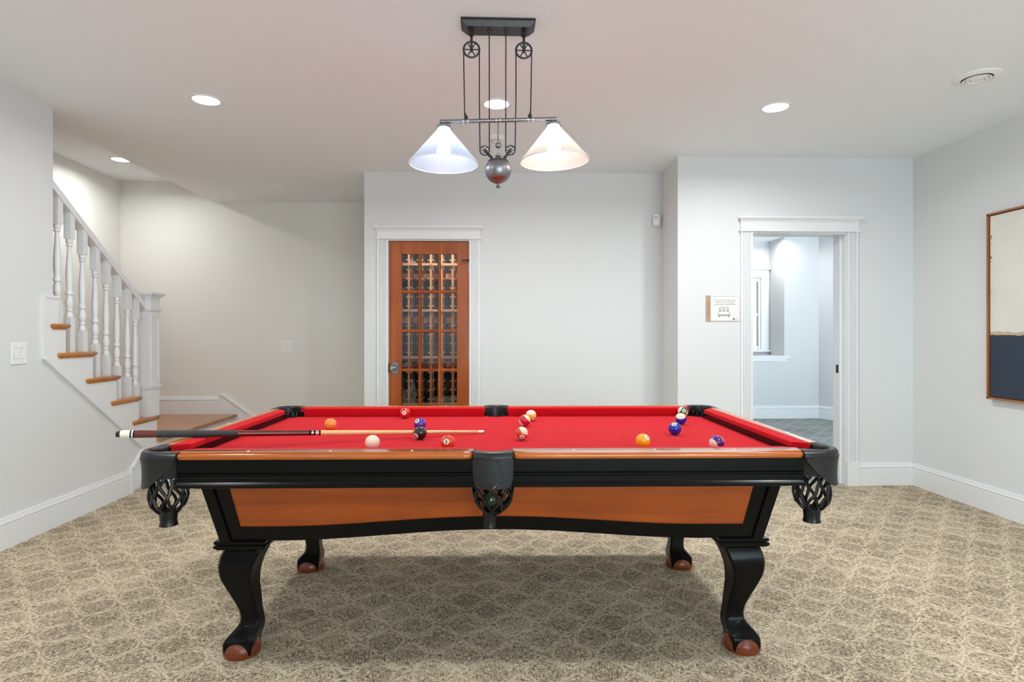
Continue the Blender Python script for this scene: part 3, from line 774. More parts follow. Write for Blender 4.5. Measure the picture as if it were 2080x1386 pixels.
def pocket(name_root, cx, cy, outer, inner, bibpath, bibtop, bibfun, flare, profs, tailz, tailoff=(0, 0)):
    p = sweep_ring(outer, inner).build('pocket', M['leather'], table, smooth=50)
    # shield
    m = MB(); rings = []; n = len(bibpath)
    for i, (x, y, nx, ny_) in enumerate(bibpath):
        L_ = bibfun(i/(n-1)); sec = []
        ks = [0, .15, .35, .6, .85, 1.0]
        for k in ks: sec.append((x+nx*(.003+flare(k)*L_), y+ny_*(.003+flare(k)*L_), bibtop-k*L_))
        for k in reversed(ks): sec.append((x+nx*(-.001+flare(k)*L_), y+ny_*(-.001+flare(k)*L_), bibtop-k*L_))
        rings.append(sec)
    m.loft(rings); m.build('leather_shield', M['emboss'], p, smooth=60)
    m, R = net_mesh(cx, cy, profs)
    zb, rb = profs[-1]
    m.tube([(cx+.98*rb*math.cos(2*PI*i/20), cy+.98*rb*math.sin(2*PI*i/20), zb) for i in range(20)], .005, 6, closed=True)
    t = [(rb*1.0, zb+.006), (rb*1.02, zb-.012), (rb*.93, zb-.03), (rb*1.06, tailz), (rb*1.0, tailz), (rb*.86, zb-.03), (rb*.9, zb)]
    m.lathe([(r_, z_) for r_, z_ in t], 20, (cx+tailoff[0], cy+tailoff[1], 0), cap=False)
    m.build('net', M['net'], p)
    return p
for sx in (-1, 1):
    for sy in (-1, 1):
        na = 14
        oc = [(1.066, OY+.002), (1.10, OY+.004)] + arc(PCX, PCY, .084, 90, 0, na) + [(OX+.002, .54), (OX+.001, .506)]
        ic = [(1.066, .612), (1.086, .622)] + arc(PCX, PCY, .055, 125, -35, na) + [(1.177, .534), (1.168, .506)]
        S = lambda P: [(sx*x, sy*y) for x, y in P]
        # shield path: arc around the corner
        bp = []
        nb = 24
        for i in range(nb+1):
            if True:
                f = i/nb
                if f < .2: x, y, nx, ny_ = 1.072+(PCX-1.072)*f/.2, OY, 0, 1
                elif f > .8: x, y, nx, ny_ = OX, PCY-(PCY-.512)*(f-.8)/.2, 1, 0
                else:
                    a = PI/2*(1-(f-.2)/.6); nx, ny_ = math.cos(a), math.sin(a); x, y = PCX+.083*nx, PCY+.083*ny_
            bp.append((sx*x, sy*y, sx*nx, sy*ny_))
        def bf(f):
            k = abs(f-.5)*2; return .012+.092*(1-k**2.2)
        fl = lambda k: .13*k*k-.17*k
        pr = [(.785, .040), (.74, .048), (.69, .056), (.65, .060), (.622, .055), (.605, .042), (.592, .029)]
        pocket('pocket', sx*PCX, sy*PCY, S(oc), S(ic), bp, .7905, bf, fl, pr, .545)
for sy in (-1, 1):
    no = 14
    oc = [(-.067+.134*i/no, OY+.004+.014*math.sin(PI*i/no)) for i in range(no+1)]
    ic = [(-.067+.134*i/no, NY+.050+.038*math.sin(PI*i/no)) for i in range(no+1)]
    S = lambda P: [(x, sy*y) for x, y in P]
    bp = []
    for i in range(21):
        f = i/20; x = -.068+.136*f; bulge = .016*math.sin(PI*f)
        nx = .25*(f-.5)*2; bp.append((x, sy*(OY+.002+bulge), nx*.6, sy*1.0))
    def bf2(f):
        k = abs(f-.5)*2; return .092*(1-k**7)**.5*.45+.058 if k < 1 else .058
    fl = lambda k: .02*k+.08*k*(1-k)
    pr = [(.765, .052), (.72, .062), (.68, .068), (.645, .064), (.62, .050), (.603, .034), (.597, .024)]
    pocket('pocket', 0, sy*(NY+.072), S(oc), S(ic), bp, .7905, bf2, fl, pr, .548, (-.012, 0))
# dark filler between the two aprons behind the side pocket
for sy in (-1, 1):
    MB().box(-.076, .076, sy*.545, sy*.572, .70, .76).build('pocket_backing', M['blackmatte'], table)

# ------------------------------------------------------------------ text helper
def text_outline(body, size, align='CENTER', bold=0, cuts=0):
    cu = bpy.data.curves.new('lettering', 'FONT'); cu.body = body; cu.size = size; cu.align_x = align; cu.align_y = 'CENTER'; cu.resolution_u = 3; cu.offset = bold
    o = bpy.data.objects.new('lettering', cu); C.objects.link(o)
    dg = bpy.context.evaluated_depsgraph_get(); dg.update()
    me = bpy.data.meshes.new_from_object(o.evaluated_get(dg))
    if cuts:
        bm = bmesh.new(); bm.from_mesh(me); bmesh.ops.remove_doubles(bm, verts=bm.verts, dist=1e-5)
        bmesh.ops.triangulate(bm, faces=bm.faces)
        for _ in range(cuts): bmesh.ops.subdivide_edges(bm, edges=[e for e in bm.edges if e.calc_length() > size*.12], cuts=1, use_grid_fill=False)
        bmesh.ops.triangulate(bm, faces=bm.faces); bm.to_mesh(me); bm.free()
    vs = [tuple(v.co) for v in me.vertices]; fs = [tuple(p.vertices) for p in me.polygons]
    bpy.data.objects.remove(o); bpy.data.curves.remove(cu); bpy.data.meshes.remove(me)
    return vs, fs
INK = mat('black_ink', (.02, .02, .02), .5)
def lettering(body, size, parent, fn, mt=INK, align='CENTER', name='lettering'):
    vs, fs = text_outline(body, size, align)
    me = bpy.data.meshes.new(name); me.from_pydata([fn(x, y) for x, y, z in vs], [], fs); me.materials.append(mt)
    o = bpy.data.objects.new(name, me); C.objects.link(o); o.parent = parent
    return o

# ------------------------------------------------------------------ billiard balls
BR = .028575
CREAM = (.80, .70, .52)
def ball_mat(name, col, stripe=False, base=CREAM):
    m, nt, b = nodes(name); N = nt.nodes.new; L = nt.links.new
    b.inputs['Roughness'].default_value = .12; b.inputs['Coat Weight'].default_value = .6; b.inputs['Coat Roughness'].default_value = .04
    if not stripe: b.inputs['Base Color'].default_value = (*col, 1); return m
    tc = N('ShaderNodeTexCoord'); sp_ = N('ShaderNodeSeparateXYZ'); ab = N('ShaderNodeMath'); ab.operation = 'ABSOLUTE'
    lt = N('ShaderNodeMath'); lt.operation = 'LESS_THAN'; lt.inputs[1].default_value = BR*.56
    mx = N('ShaderNodeMix'); mx.data_type = 'RGBA'; mx.inputs[6].default_value = (*base, 1); mx.inputs[7].default_value = (*col, 1)
    L(tc.outputs['Object'], sp_.inputs[0]); L(sp_.outputs[2], ab.inputs[0]); L(ab.outputs[0], lt.inputs[0]); L(lt.outputs[0], mx.inputs[0])
    L(mx.outputs[2], b.inputs['Base Color']); return m
SPOT = mat('number_spot_cream', (.82, .76, .62), .12, coat=.5)
ball_me = None
def make_ball(x, y, mt, label, num=None, d=None, n=(0, 1, 0), roll=0, spot=.40, z=SZ+BR, ncol=INK):
    """d, n: number direction and pole direction as seen by the camera (right, up, towards)"""
    loc = Vector((x, y, z)); t = (Vector(cam.location)-loc).normalized(); r = Vector((0,0,1)).cross(t).normalized(); u = t.cross(r)
    V = lambda q: (r*q[0]+u*q[1]+t*q[2]).normalized()
    if d is None: d = (0, -.3, -1)
    X = V(d); Z = V(n); Z = (Z-X*Z.dot(X)).normalized(); Y = Z.cross(X)
    R = Matrix((X, Y, Z)).transposed()
    o = MB().sphere((0, 0, 0), BR, 48, 28).build('billiard_ball', mt, matrix=Matrix.Translation(loc) @ R.to_4x4(), smooth=180)
    tag(o, label, 'billiard ball', 'balls on the red cloth')
    if num is not None:
        def on(px, py, k):
            p = Vector((1, px, py)).normalized()*BR*k; return tuple(p)
        rings = [[on(math.tan(spot*q)*math.cos(2*PI*i/28), math.tan(spot*q)*math.sin(2*PI*i/28), 1.0035) for i in range(28)] for q in (1, .75, .5, .25, .02)]
        sp_ = MB().loft(rings, False, True).build('number_spot', SPOT, o, smooth=180)
        ca, sa = math.cos(roll), math.sin(roll)
        sz = .62 if len(num) == 1 else .50
        fn = lambda px, py: on(px*ca-py*sa, px*sa+py*ca, 1.012)
        vs, fs = text_outline(num, sz, 'CENTER', .022, 3)
        mx_ = (max(v[0] for v in vs)+min(v[0] for v in vs))/2; my_ = (max(v[1] for v in vs)+min(v[1] for v in vs))/2
        me = bpy.data.meshes.new('numeral'); me.from_pydata([fn((a-mx_), (b_-my_)) for a, b_, c_ in vs], [], fs); me.materials.append(ncol)
        q = bpy.data.objects.new('numeral', me); C.objects.link(q); q.parent = sp_
    return o
RED7, PUR, BLK, ORG3, ORG5 = (.62, .012, .02), (.085, .02, .33), (.008, .008, .009), (.68, .045, .012), (.86, .25, .035)
YEL, RED15, BLU, GRN = (.90, .42, .01), (.55, .008, .04), (.005, .02, .36), (.005, .09, .07)
make_ball(-.452, 3.185, ball_mat('ball_crimson', RED7), 'solid crimson ball numbered 7 near the far cushion', '7', (-.17, .03, .98), roll=0)
make_ball(-.326, 2.795, ball_mat('ball_purple', PUR), 'solid purple ball numbered 4 just behind the black ball', '4', (-.5, .52, .69), roll=.5)
make_ball(-.295, 2.535, ball_mat('ball_black', BLK), 'black ball numbered 8 in front of the cue stick', '8', (-.64, -.42, .64), roll=0)
make_ball(-.456, 2.325, ball_mat('ball_ivory', (.82, .70, .54)), 'plain ivory cue ball near the front rail')
make_ball(-.162, 2.315, ball_mat('ball_orange_red', ORG3), 'solid orange red ball numbered 3 near the front side pocket', '3', (-.22, .08, .97))
make_ball(-.743, 2.795, ball_mat('ball_orange', ORG5), 'solid orange ball without visible number behind the cue stick')
make_ball(.216, 3.065, ball_mat('ball_yellow_stripe', YEL, True), 'yellow striped ball with white top, farthest of the trio right of centre', '9', (.63, -.42, .65), (.05, .85, .5), roll=0)
make_ball(.172, 2.885, ball_mat('ball_magenta_stripe', RED15, True), 'magenta red striped ball, middle of the trio right of centre', '15', (.62, -.65, -.44), (.72, .66, .10))
make_ball(.136, 2.51, ball_mat('ball_red_stripe', ORG3, True), 'orange red striped ball numbered 11, nearest of the trio right of centre', '11', (.1, -.58, .81), (.6, .62, .4), roll=-.0)
make_ball(.607, 2.315, ball_mat('ball_yellow', YEL), 'solid yellow ball numbered 1 near the front rail', '1', (.62, .5, .6), roll=.5)
make_ball(.829, 2.612, ball_mat('ball_blue', BLU), 'solid blue ball numbered 2 with the number on top', '2', (-.14, .72, .68), roll=0)
make_ball(.955, 2.915, ball_mat('ball_blue_stripe', BLU, True), 'blue striped ball with white top behind the solid blue ball', '10', (-.96, -.12, .10), (-.1, .75, .6))
make_ball(1.055, 3.185, ball_mat('ball_green_stripe', GRN, True), 'green striped ball numbered 14 by the far right corner pocket', '14', (.25, .18, .95), (-.85, .5, .12), roll=.35)
make_ball(.882, 2.262, ball_mat('ball_violet_stripe', (.07, .008, .16), True), 'violet striped ball nearest the front right corner', '12', (0, -.795, -.607), (-.72, -.42, .55))
nb_ = MB().sphere((0, 0, 0), BR, 32, 20).build('billiard_ball', ball_mat('ball_dark_green', (.02, .05, .02)), loc=(.003, 2.675-.625, .640), smooth=180)
tag(nb_, 'dark ball caught in the net of the front side pocket', 'billiard ball')

# ------------------------------------------------------------------ cue stick
tip = Vector((-.022, 2.69, .7695)); but = Vector((-1.393, 2.262, .8385)); ax = (but-tip).normalized(); CLn = (but-tip).length
cue = empty('cue_stick', tuple(but), 0, 'two piece cue stick with maroon butt and dark grip wrap lying across the left rail', 'cue stick')
def cuepart(name, t0, t1, r0, r1, mt, parent=cue):
    p0, p1 = tip+ax*CLn*t0-but, tip+ax*CLn*t1-but
    return MB().tube([p0, p1], [r0, r1], 20).build(name, mt, parent)
fr = lambda t: .0062+(.0145-.0062)*t
mar = wood('maroon_cue_wood', (.07, .006, .005), (.17, .014, .010), 'x', .15, .7)
cuepart('bumper', .990, 1.0, .0125, .010, mat('rubber', (.008, .012, .008), .7))
cuepart('butt_cap', .968, .990, .0148, .0146, mat('cream_plastic', (.82, .76, .58), .3))
cuepart('ring', .9645, .968, .0148, .0148, M['black'])
cuepart('ring', .961, .9645, .0148, .0148, mat('ring_white', (.8, .8, .76), .3)); cuepart('ring', .958, .961, .0148, .0148, M['black'])
cuepart('butt', .907, .958, .0141, .0148, mar)
gw = mat('linen_wrap', (.025, .027, .03), .55, bump=(400, .9, .003))
cuepart('grip_wrap', .711, .907, .0131, .0144, gw)
cuepart('forearm', .5255, .711, .0112, .0129, mar)
cuepart('ring', .519, .5255, .0112, .0112, M['black']); cuepart('ring', .513, .519, .0112, .0112, M['steel'])
cuepart('ring', .508, .513, .0112, .0112, M['black'])
cuepart('ring', .499, .508, .0111, .0111, mat('copper_ring', (.7, .45, .33), .3, metal=.6))
cuepart('ring', .494, .499, .0111, .0111, M['black'])
cuepart('shaft', .022, .494, .0064, .0110, wood('maple_shaft', srgb(214, 160, 96), srgb(236, 196, 140), 'x', .3, .2))
cuepart('ferrule', .004, .022, .0063, .0063, mat('ferrule_white', (.86, .82, .76), .35))
cuepart('tip', 0, .004, .0058, .0062, mat('tip_leather', (.25, .2, .2), .8))

# ------------------------------------------------------------------ pendant lamp over the table
pend = empty('pendant_lamp', (.04, 2.70, CEIL), 0, 'dark iron pulley pendant with two ribbed glass shades and a round counterweight', 'pendant lamp')
def zz(z): return z-CEIL
m = MB()
def rect(hx, hy, z): return [(-hx, -hy, z), (hx, -hy, z), (hx, hy, z), (-hx, hy, z)]
m.loft([rect(.168, .056, -.0005), rect(.168, .056, -.009), rect(.163, .052, -.010), rect(.160, .050, -.016), rect(.140, .042, -.034)])
m.v = [(x, y, z) for x, y, z in m.v]
m.build('canopy', M['iron'], pend, smooth=20)
def wheel(cx, cz, R_, tilt=0, nsp=6, yoff=0):
    m = MB()
    m.tube([(cx+R_*math.cos(a), yoff, cz+R_*math.sin(a)) for a in [2*PI*i/32 for i in range(32)]], R_*.13, 8, closed=True)
    for k in range(nsp):
        a = 2*PI*k/nsp; m.tube([(cx+R_*.15*math.cos(a), yoff, cz+R_*.15*math.sin(a)), (cx+R_*.95*math.cos(a), yoff, cz+R_*.95*math.sin(a))], R_*.075, 6)
    m.lathe([(R_*.2, -.008), (R_*.2, .008)], 14, (cx, yoff, cz), 'y')
    return m
PXo = [-.1215, .1175]
for px_ in PXo:
    w_ = wheel(px_, zz(2.512), .036).build('pulley', M['iron'], pend)
    m = MB().lathe([(.011, zz(2.600)), (.011, zz(2.588)), (.014, zz(2.586)), (.014, zz(2.578)), (.008, zz(2.574)), (.006, zz(2.566))], 16, (px_, 0, 0))
    m.box(px_-.0055, px_+.0055, -.016, -.010, zz(2.508), zz(2.572)).box(px_-.0055, px_+.0055, .010, .016, zz(2.508), zz(2.572)).box(px_-.0055, px_+.0055, -.016, .016, zz(2.566), zz(2.574))
    m.lathe([(.006, -.018), (.006, .018)], 10, (px_, 0, zz(2.512)), 'y')
    m.build('yoke', M['iron'], w_, bevel=.001)
# low pulleys with arms to the weight ball
LP = [(-.0615, 2.052), (.0565, 2.055)]
for (px_, pz), sg in zip(LP, (-1, 1)):
    w_ = wheel(px_, zz(pz), .0215).build('pulley', M['iron'], pend)
    MB().tube([(px_, -.012, zz(pz)), (sg*.030, -.010, zz(2.020))], .0045, 8).tube([(px_, .012, zz(pz)), (sg*.030, .010, zz(2.020))], .0045, 8).sphere((sg*.029, 0, zz(2.018)), .009).build('arm', M['iron'], w_)
# cords
for sg, (px_, pz), po_ in ((-1, LP[0], PXo[0]), (1, LP[1], PXo[1])):
    R1 = .036; R2 = .0215
    zbar = 2.196-sg*(-.010)
    pts = [(po_+sg*(R1-.005)-0, 0, zz(2.205)), (po_+sg*R1, 0, zz(2.50))]
    pts += [(po_+sg*R1*math.cos(a), 0, zz(2.512)+R1*math.sin(a)) for a in [PI*i/10 for i in range(11)]]
    xx = po_-sg*R1
    pts += [(xx, 0, zz(2.3)), (px_+sg*R2, 0, zz(pz))]
    pts += [(px_+sg*R2*math.cos(a), 0, zz(pz)+R2*math.sin(a)) for a in [-PI*i/10 for i in range(1, 11)]]
    pts += [(px_-sg*R2*1.0, 0, zz(2.2)), (px_-sg*R2*.98, 0, zz(2.597))]
    MB().tube(pts, .0028, 8).build('cord', M['cable'], pend)
    xq = px_-sg*R2*.98
    MB().lathe([(.004, zz(2.588)), (.010, zz(2.593)), (.011, zz(2.598)), (.011, zz(2.602))], 14, (xq, 0, 0)).build('cord_grip', M['iron'], pend)
# bar, slightly tilted
tl = math.atan(9/238); bz = zz(2.190)
bar = empty('bar_frame', (0, 0, 0)); bpy.data.objects.remove(bar)
def bp_(u, dz=0, dy=0): return (u*math.cos(tl)-dz*math.sin(tl), dy, bz+u*math.sin(tl)+dz*math.cos(tl))
m = MB().tube([bp_(-.266), bp_(.268)], .0095, 16)
br_ = m.build('cross_bar', M['iron2'], pend)
m = MB()
for u in (-.160, -.136, -.009, .009, .136, .160): m.tube([bp_(u-.0025), bp_(u+.0025)], .0125, 16)
m.build('collar', M['steel'], br_)
for u, xx in ((-.146, PXo[0]-.031), (.146, PXo[1]+.031)):
    MB().tube([bp_(u, .005), (u, 0, bz+u*math.sin(tl)+.022)], .009, 10).tube([(u, 0, bz+u*math.sin(tl)+.02), (xx, 0, bz+.04+u*math.sin(tl))], [.006, .003], 8).build('cord_clip', M['iron'], br_)
# short stem with small ball
MB().tube([bp_(0), (0, 0, zz(2.095))], [.004, .0045], 10).sphere((0, 0, zz(2.076)), .0145, 24, 14).build('stem', M['iron2'], pend)
# counterweight
m = MB().sphere((0, 0, zz(1.962)), .0605, 40, 24)
m.lathe([(.010, zz(2.022)), (.014, zz(2.026)), (.014, zz(2.030)), (.007, zz(2.033)), (.007, zz(2.040))], 16)
m.lathe([(.018, zz(1.905)), (.009, zz(1.899)), (.009, zz(1.892)), (.012, zz(1.888)), (.008, zz(1.881)), (.0, zz(1.880))], 16, cap=False)
cwt = m.build('counterweight', M['iron2'], pend)
MB().lathe([(.0440, zz(2.004)), (.0465, zz(2.004)), (.0450, zz(2.001))], 32, cap=False).build('seam_ring', M['iron'], cwt)
# shades
for u, mt, bm_, ang in ((-.2475, M['shadeL'], M['bulbL'], 0), (.252, M['shadeR'], M['bulbR'], tl)):
    c0 = Vector(bp_(u, -.010)); rib = 60
    dn = Vector((math.sin(ang), 0, -math.cos(ang))); sxv = Vector((math.cos(ang), 0, math.sin(ang))); syv = Vector((0, 1, 0))
    def P3(r_, h, a): return tuple(c0+dn*h+(sxv*math.cos(a)+syv*math.sin(a))*r_)
    def lat(prof, n, ribbed=0):
        rs = []
        for r_, h in prof:
            rs.append([P3(r_*(1+(ribbed*(1 if i % 2 else -1))), h, 2*PI*i/n) for i in range(n)])
        return rs
    soc = MB().loft(lat([(.008, -.004), (.010, .004), (.020, .008), (.034, .010), (.034, .020), (.028, .022)], 32))
    for a in (0, 2*PI/3, 4*PI/3):
        p0 = Vector(P3(.034, .015, a+.4)); p1 = Vector(P3(.041, .015, a+.4)); soc.tube([p0, p1], .003, 8)
    so = soc.build('socket_cap', M['iron2'], pend)
    sh = MB().loft(lat([(.027, .016), (.032, .030), (.156, .178), (.158, .183), (.155, .181), (.030, .032)], rib*2, .007), False, False)
    sh.build('glass_shade', mt, so, smooth=15)
    MB().tube([P3(.1575, .183, 2*PI*i/64) for i in range(64)], .0026, 8, closed=True).build('rim', M['rim'], so)
    bl = MB().loft(lat([(.0, .045), (.012, .045), (.014, .070), (.024, .095), (.031, .120), (.029, .138), (.018, .152), (.0, .157)], 24), False, False)
    bl.build('bulb', bm_, so)

# ------------------------------------------------------------------ recessed lights
def can_proto():
    r = MB().lathe([(.094, 0), (.094, -.004), (.088, -.007), (.078, -.006), (.074, -.002)], 40, cap=False).build('recessed_light', M['trim'])
    MB().lathe([(0, -.0025), (.0755, -.0025)], 40, cap=False).build('lens', M['lens'], r)
    return r
cp = can_proto()
cans = [(-1.711, 3.64, CEIL, 'round recessed ceiling light above the left end of the pool table'),
        (.045, 3.635, CEIL, 'round recessed ceiling light seen behind the pendant cords'),
        (1.785, 3.62, CEIL, 'round recessed ceiling light above the right end of the pool table'),
        (-3.42, 5.62, 2.84, 'round recessed light in the stairwell ceiling'),
        (4.07, 8.30, CEIL, 'round recessed light in the ceiling of the room beyond the doorway'),
        (-1.75, 1.5, CEIL, 'recessed ceiling light left of and above the photographer, out of view'), (1.80, 1.5, CEIL, 'recessed ceiling light right of and above the photographer, out of view'), (-1.75, -1.0, CEIL, 'unseen recessed ceiling light nearest the added rear left window'), (1.80, -1.0, CEIL, 'unseen recessed ceiling light nearest the added rear right window')]
for k, (x, y, z, lab) in enumerate(cans):
    o = cp if k == 0 else copy_tree(cp)
    o.location = (x, y, z-.0003)
    tag(o, lab or 'round recessed ceiling light behind the photographer', 'ceiling light', 'recessed ceiling lights')
    ld = bpy.data.lights.new('downlight', 'AREA'); ld.shape = 'DISK'; ld.size = .13; ld.spread = math.radians(165)
    ld.energy = CAN_W; ld.color = (.97, .99, 1)
    if k == 3: ld.energy = CAN_W*.24; ld.color = (1, .97, .90)
    if k == 4:
        for ch in o.children:
            if ch.name.startswith('lens'): ch.data = ch.data.copy(); ch.data.materials[0] = emis('bedroom_lens', (1, .98, .94), 2.0)
    if k == 4: ld.energy = CAN_W*.015; ld.color = (1, .94, .88)
    lo = bpy.data.objects.new('downlight', ld); C.objects.link(lo); lo.parent = o; lo.location = (0, 0, -.012)

# ------------------------------------------------------------------ round ceiling vent, detectors
v = MB().lathe([(.112, 0), (.112, -.004), (.095, -.012), (.078, -.014), (.072, -.010), (.072, -.002)], 48, cap=False).build('ceiling_vent', M['plate'], loc=(2.685, 3.155, CEIL))
tag(v, 'round white ceiling vent with black slots near the right wall', 'vent')
MB().lathe([(0, -.003), (.074, -.003)], 40, cap=False).build('dark_slot', M['blackmatte'], v)
MB().lathe([(.060, -.010), (.068, -.016), (.060, -.018), (.054, -.012)], 48, cap=False).build('louver_ring', M['plate'], v)
MB().lathe([(.050, -.008), (.054, -.018), (.040, -.021), (.034, -.014), (.034, -.010)], 48, cap=False).build('louver_ring', M['plate'], v)
MB().lathe([(0, -.020), (.026, -.020), (.030, -.016), (.030, -.008)], 40, cap=False).build('hub', M['plate'], v)
v = MB().lathe([(.062, 0), (.064, -.010), (.056, -.022), (.030, -.030), (0, -.031)], 40, cap=False).build('smoke_detector', M['plate'], loc=(.045, 4.25, CEIL))
tag(v, 'round white smoke detector on the ceiling behind the pendant', 'smoke detector')
m = MB()
for a in [0, .9, 1.8, 2.7, 3.6, 4.5, 5.4]:
    m.tube([(.036*math.cos(a), .036*math.sin(a), -.0285), (.036*math.cos(a+.5), .036*math.sin(a+.5), -.0285)], .0022, 6)
m.build('slot', M['blackmatte'], v)
v = MB().lathe([(.072, 0), (.072, -.005), (.066, -.007), (0, -.007)], 36, cap=False).build('ceiling_cover', M['ceil'], loc=(-2.0, 5.70, CEIL))
tag(v, 'flat round cover plate on the ceiling near the cellar corner', 'cover plate')

# ------------------------------------------------------------------ switches, sensor, sign, painting
def switch(fn_loc, rotz, wd, ht, label, n=2):
    e = MB().prism([(-wd/2, -ht/2), (wd/2, -ht/2), (wd/2, ht/2), (-wd/2, ht/2)], lambda u, v_, d: (u, -d, v_), 0, .006).build('light_switch', M['plate'], loc=fn_loc, rot=rotz, bevel=.0025)
    tag(e, label, 'light switch')
    for k in range(n):
        cx = (k-(n-1)/2)*.046
        rk = MB().prism([(-.031, -.0075), (0, -.0068), (.031, -.0105), (.031, -.004), (-.031, -.004)], lambda u, v_, d: (d, v_, u), cx-.0150, cx+.0150).build('rocker', M['plate'], e)
        MB().box(cx-.0168, cx+.0168, -.0064, -.005, -.0335, .0335).build('rocker_gap_shade', mat('switch_gap_shade', (.42, .42, .41), .5) if 'switch_gap_shade' not in bpy.data.materials else bpy.data.materials['switch_gap_shade'], rk)  # grey outline paints the shadow gap around each rocker
        MB().lathe([(.002, -.0068), (.002, -.005)], 8, (cx, 0, .048), 'y').lathe([(.002, -.0068), (.002, -.005)], 8, (cx, 0, -.048), 'y').build('screw', M['steel'], e)
    return e
switch((XL+.0005, 3.545, 1.103), PI/2, .118, .127, 'white double light switch on the left wall near the stairs')
switch((-2.168, 6.4195, 1.087), 0, .118, .127, 'white double light switch on the wall behind the staircase')
e = MB().box(-.030, .030, -.045, 0, -.052, .052).build('motion_sensor', M['plate'], loc=(1.475, 5.135, 2.215), rot=-.6, bevel=.010, segs=3)
tag(e, 'small white motion sensor high in the corner of the back wall', 'motion sensor')
MB().lathe([(.016, -.0455), (.016, -.047)], 16, (0, 0, .018), 'y').build('lens', mat('sensor_lens', (.6, .6, .6), .3), e)

# sign by the doorway
sx0, sx1, sz0, sz1 = 1.721, 1.990, 1.318, 1.523; scx, scz = (sx0+sx1)/2, (sz0+sz1)/2
sg = MB().box(sx0-scx, sx1-scx, -.005, 0, sz0-scz, sz1-scz).build('wall_sign', mat('sign_board', (.78, .76, .73), .4), loc=(scx, YB-.0005, scz), bevel=.001)
tag(sg, 'small wall sign with a bed drawing and brown side strip beside the open doorway', 'sign')
hw, hh = (sx1-sx0)/2, (sz1-sz0)/2
MB().box(-hw, -hw+.040, -.0062, -.005, -hh, hh).build('side_strip', mat('taupe_strip', srgb(176, 148, 124), .6), sg)
MB().box(-hw+.04, hw, -.0056, -.005, hh-.0075, hh-.0055).box(-hw+.04, hw, -.0056, -.005, -hh+.0025, -hh+.0045).build('border_line', mat('grey_line', (.25, .23, .21), .6), sg)
GI = mat('grey_ink', (.10, .095, .09), .6)
lettering('Point of interest', .0165, sg, lambda x, y: (-hw+.020-y, -.0066, x), GI)
for k, t_ in enumerate(('This room would make a great', 'bedroom and could easily', 'accommodate a king sized bed')):
    lettering(t_, .0145, sg, lambda x, y: (.018+x, -.0056, .066-.0165*k+y), GI)
m = MB(); yy = -.0058
def ln(*p, r=.0011): m.tube([(a, yy, b_) for a, b_ in p], r, 6)
bx, bz_ = .012, -.036
ln((bx-.033, bz_+.012), (bx-.036, bz_+.040), (bx-.030, bz_+.046), (bx+.030, bz_+.046), (bx+.036, bz_+.040), (bx+.033, bz_+.012))
ln((bx-.031, bz_+.012), (bx-.030, bz_+.029), (bx-.027, bz_+.031), (bx-.004, bz_+.031), (bx-.001, bz_+.029), (bx-.001, bz_+.014))
ln((bx+.031, bz_+.012), (bx+.030, bz_+.029), (bx+.027, bz_+.031), (bx+.004, bz_+.031), (bx+.001, bz_+.029), (bx+.001, bz_+.014))
ln((bx-.046, bz_-.012), (bx-.045, bz_+.004), (bx-.038, bz_+.013), (bx, bz_+.015), (bx+.038, bz_+.013), (bx+.045, bz_+.004), (bx+.046, bz_-.012))
ln((bx-.050, bz_-.012), (bx+.050, bz_-.012)); ln((bx-.050, bz_-.021), (bx+.050, bz_-.021), r=.0018); ln((bx-.050, bz_-.012), (bx-.050, bz_-.021)); ln((bx+.050, bz_-.012), (bx+.050, bz_-.021))
ln((bx-.039, bz_-.021), (bx-.036, bz_-.034), r=.0022); ln((bx+.039, bz_-.021), (bx+.036, bz_-.034), r=.0022)
m.build('bed_drawing', INK, sg)
MB().box(.085, .097, -.0058, -.005, -hh+.013, -hh+.025).build('logo_square', INK, sg)
lettering('Dig', .010, sg, lambda x, y: (.110+x, -.0058, -hh+.019+y), GI)
lettering('home', .006, sg, lambda x, y: (.104+x, -.0058, -hh+.009+y), GI)

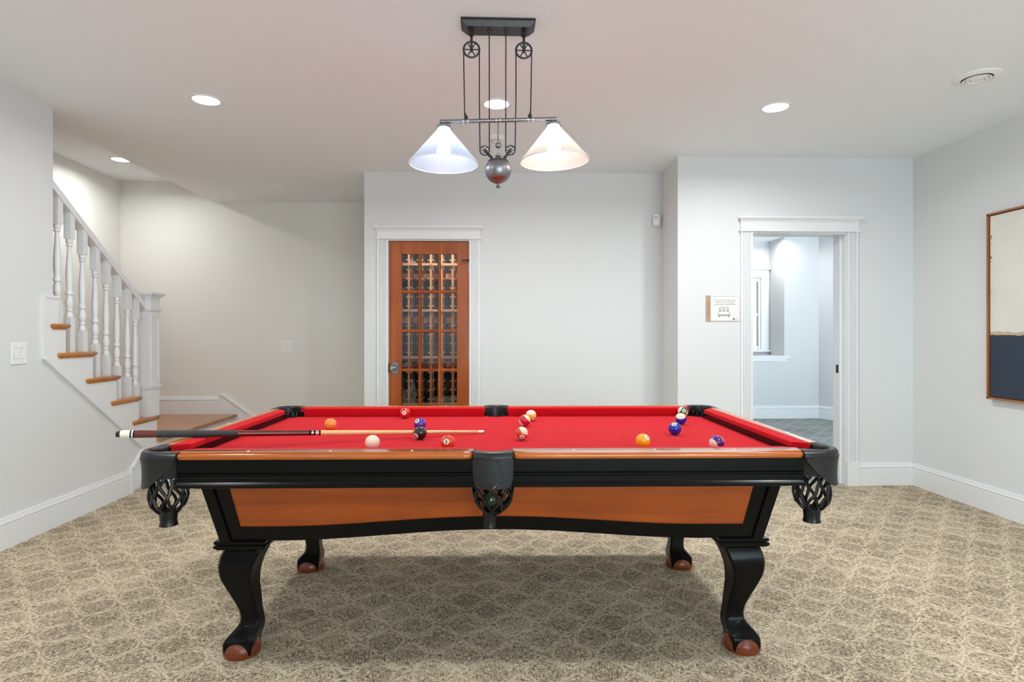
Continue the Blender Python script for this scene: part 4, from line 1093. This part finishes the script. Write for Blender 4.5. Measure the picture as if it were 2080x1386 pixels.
# abstract painting on the right wall
ay0, ay1, az0, az1 = 2.75, 3.888, .777, 2.030
pa = empty('painting', (XR, (ay0+ay1)/2, (az0+az1)/2), 0, 'abstract painting, cream above navy, in a thin copper brown frame', 'painting')
L_, Hh = (ay1-ay0)/2, (az1-az0)/2
m = MB(); ft = .012
for a, b_, c_, d_ in ((-L_, L_, Hh-ft, Hh), (-L_, L_, -Hh, -Hh+ft), (-L_, -L_+ft, -Hh, Hh), (L_-ft, L_, -Hh, Hh)):
    m.box(-.045, -.003, a, b_, c_, d_)
m.box(-.012, -.003, -L_+.005, L_-.005, -Hh+.005, Hh-.005)
m.build('frame', M['copperframe'], pa)
def art_mat():
    m, nt, b = nodes('painted_canvas'); N = nt.nodes.new; L = nt.links.new
    tc = N('ShaderNodeTexCoord'); sp_ = N('ShaderNodeSeparateXYZ'); L(tc.outputs['Object'], sp_.inputs[0])
    nz = N('ShaderNodeTexNoise'); nz.inputs['Scale'].default_value = 14; nz.inputs['Detail'].default_value = 4; L(tc.outputs['Object'], nz.inputs['Vector'])
    n2 = N('ShaderNodeTexNoise'); n2.inputs['Scale'].default_value = 4; n2.inputs['Detail'].default_value = 5; L(tc.outputs['Object'], n2.inputs['Vector'])
    ma = N('ShaderNodeMath'); ma.operation = 'MULTIPLY_ADD'; ma.inputs[1].default_value = .035; L(nz.outputs['Fac'], ma.inputs[0]); L(sp_.outputs[2], ma.inputs[2])
    cr = N('ShaderNodeValToRGB'); cr.color_ramp.interpolation = 'CONSTANT'
    mr = N('ShaderNodeMapRange'); mr.inputs['From Min'].default_value = -.63; mr.inputs['From Max'].default_value = .63; L(ma.outputs[0], mr.inputs[0])
    zb = lambda z: (z-(az0+az1)/2+.63+.0175)/1.26
    e = cr.color_ramp.elements; e[0].position = 0; e[0].color = (*srgb(42, 54, 70), 1); e[1].position = zb(1.205); e[1].color = (*srgb(190, 172, 140), 1)
    k = e.new(zb(1.225)); k.color = (*srgb(218, 214, 206), 1)
    L(mr.outputs[0], cr.inputs[0])
    mx = N('ShaderNodeMix'); mx.data_type = 'RGBA'; mx.blend_type = 'MULTIPLY'; mx.inputs[0].default_value = .25; L(cr.outputs[0], mx.inputs[6])
    c2 = N('ShaderNodeValToRGB'); c2.color_ramp.elements[0].position = .3; c2.color_ramp.elements[0].color = (.75, .72, .68, 1); c2.color_ramp.elements[1].position = .6; c2.color_ramp.elements[1].color = (1, 1, 1, 1)
    L(n2.outputs['Fac'], c2.inputs[0]); L(c2.outputs[0], mx.inputs[7]); L(mx.outputs[2], b.inputs['Base Color']); b.inputs['Roughness'].default_value = .75
    bp = N('ShaderNodeBump'); bp.inputs['Strength'].default_value = .3; bp.inputs['Distance'].default_value = .003; L(n2.outputs['Fac'], bp.inputs['Height']); L(bp.outputs['Normal'], b.inputs['Normal'])
    return m
m = MB().box(-.034, -.012, -L_+.019, L_-.019, -Hh+.019, Hh-.019)
cv = m.build('canvas', art_mat(), pa)
m = MB(); random.seed(9)
for (y_, z_, s_) in ((1.13/2-.024, .47, .006), (1.13/2-.022, .455, .004), (1.13/2-.026, .42, .003), (1.13/2-.021, .33, .006), (1.13/2-.027, .32, .004), (1.13/2-.022, .30, .003), (1.13/2-.024, .10, .003)):
    m.lathe([(s_, -.0346), (s_*.9, -.034)], 7, (0, y_-.0, z_), 'x')
m.build('paint_fleck', INK, cv)
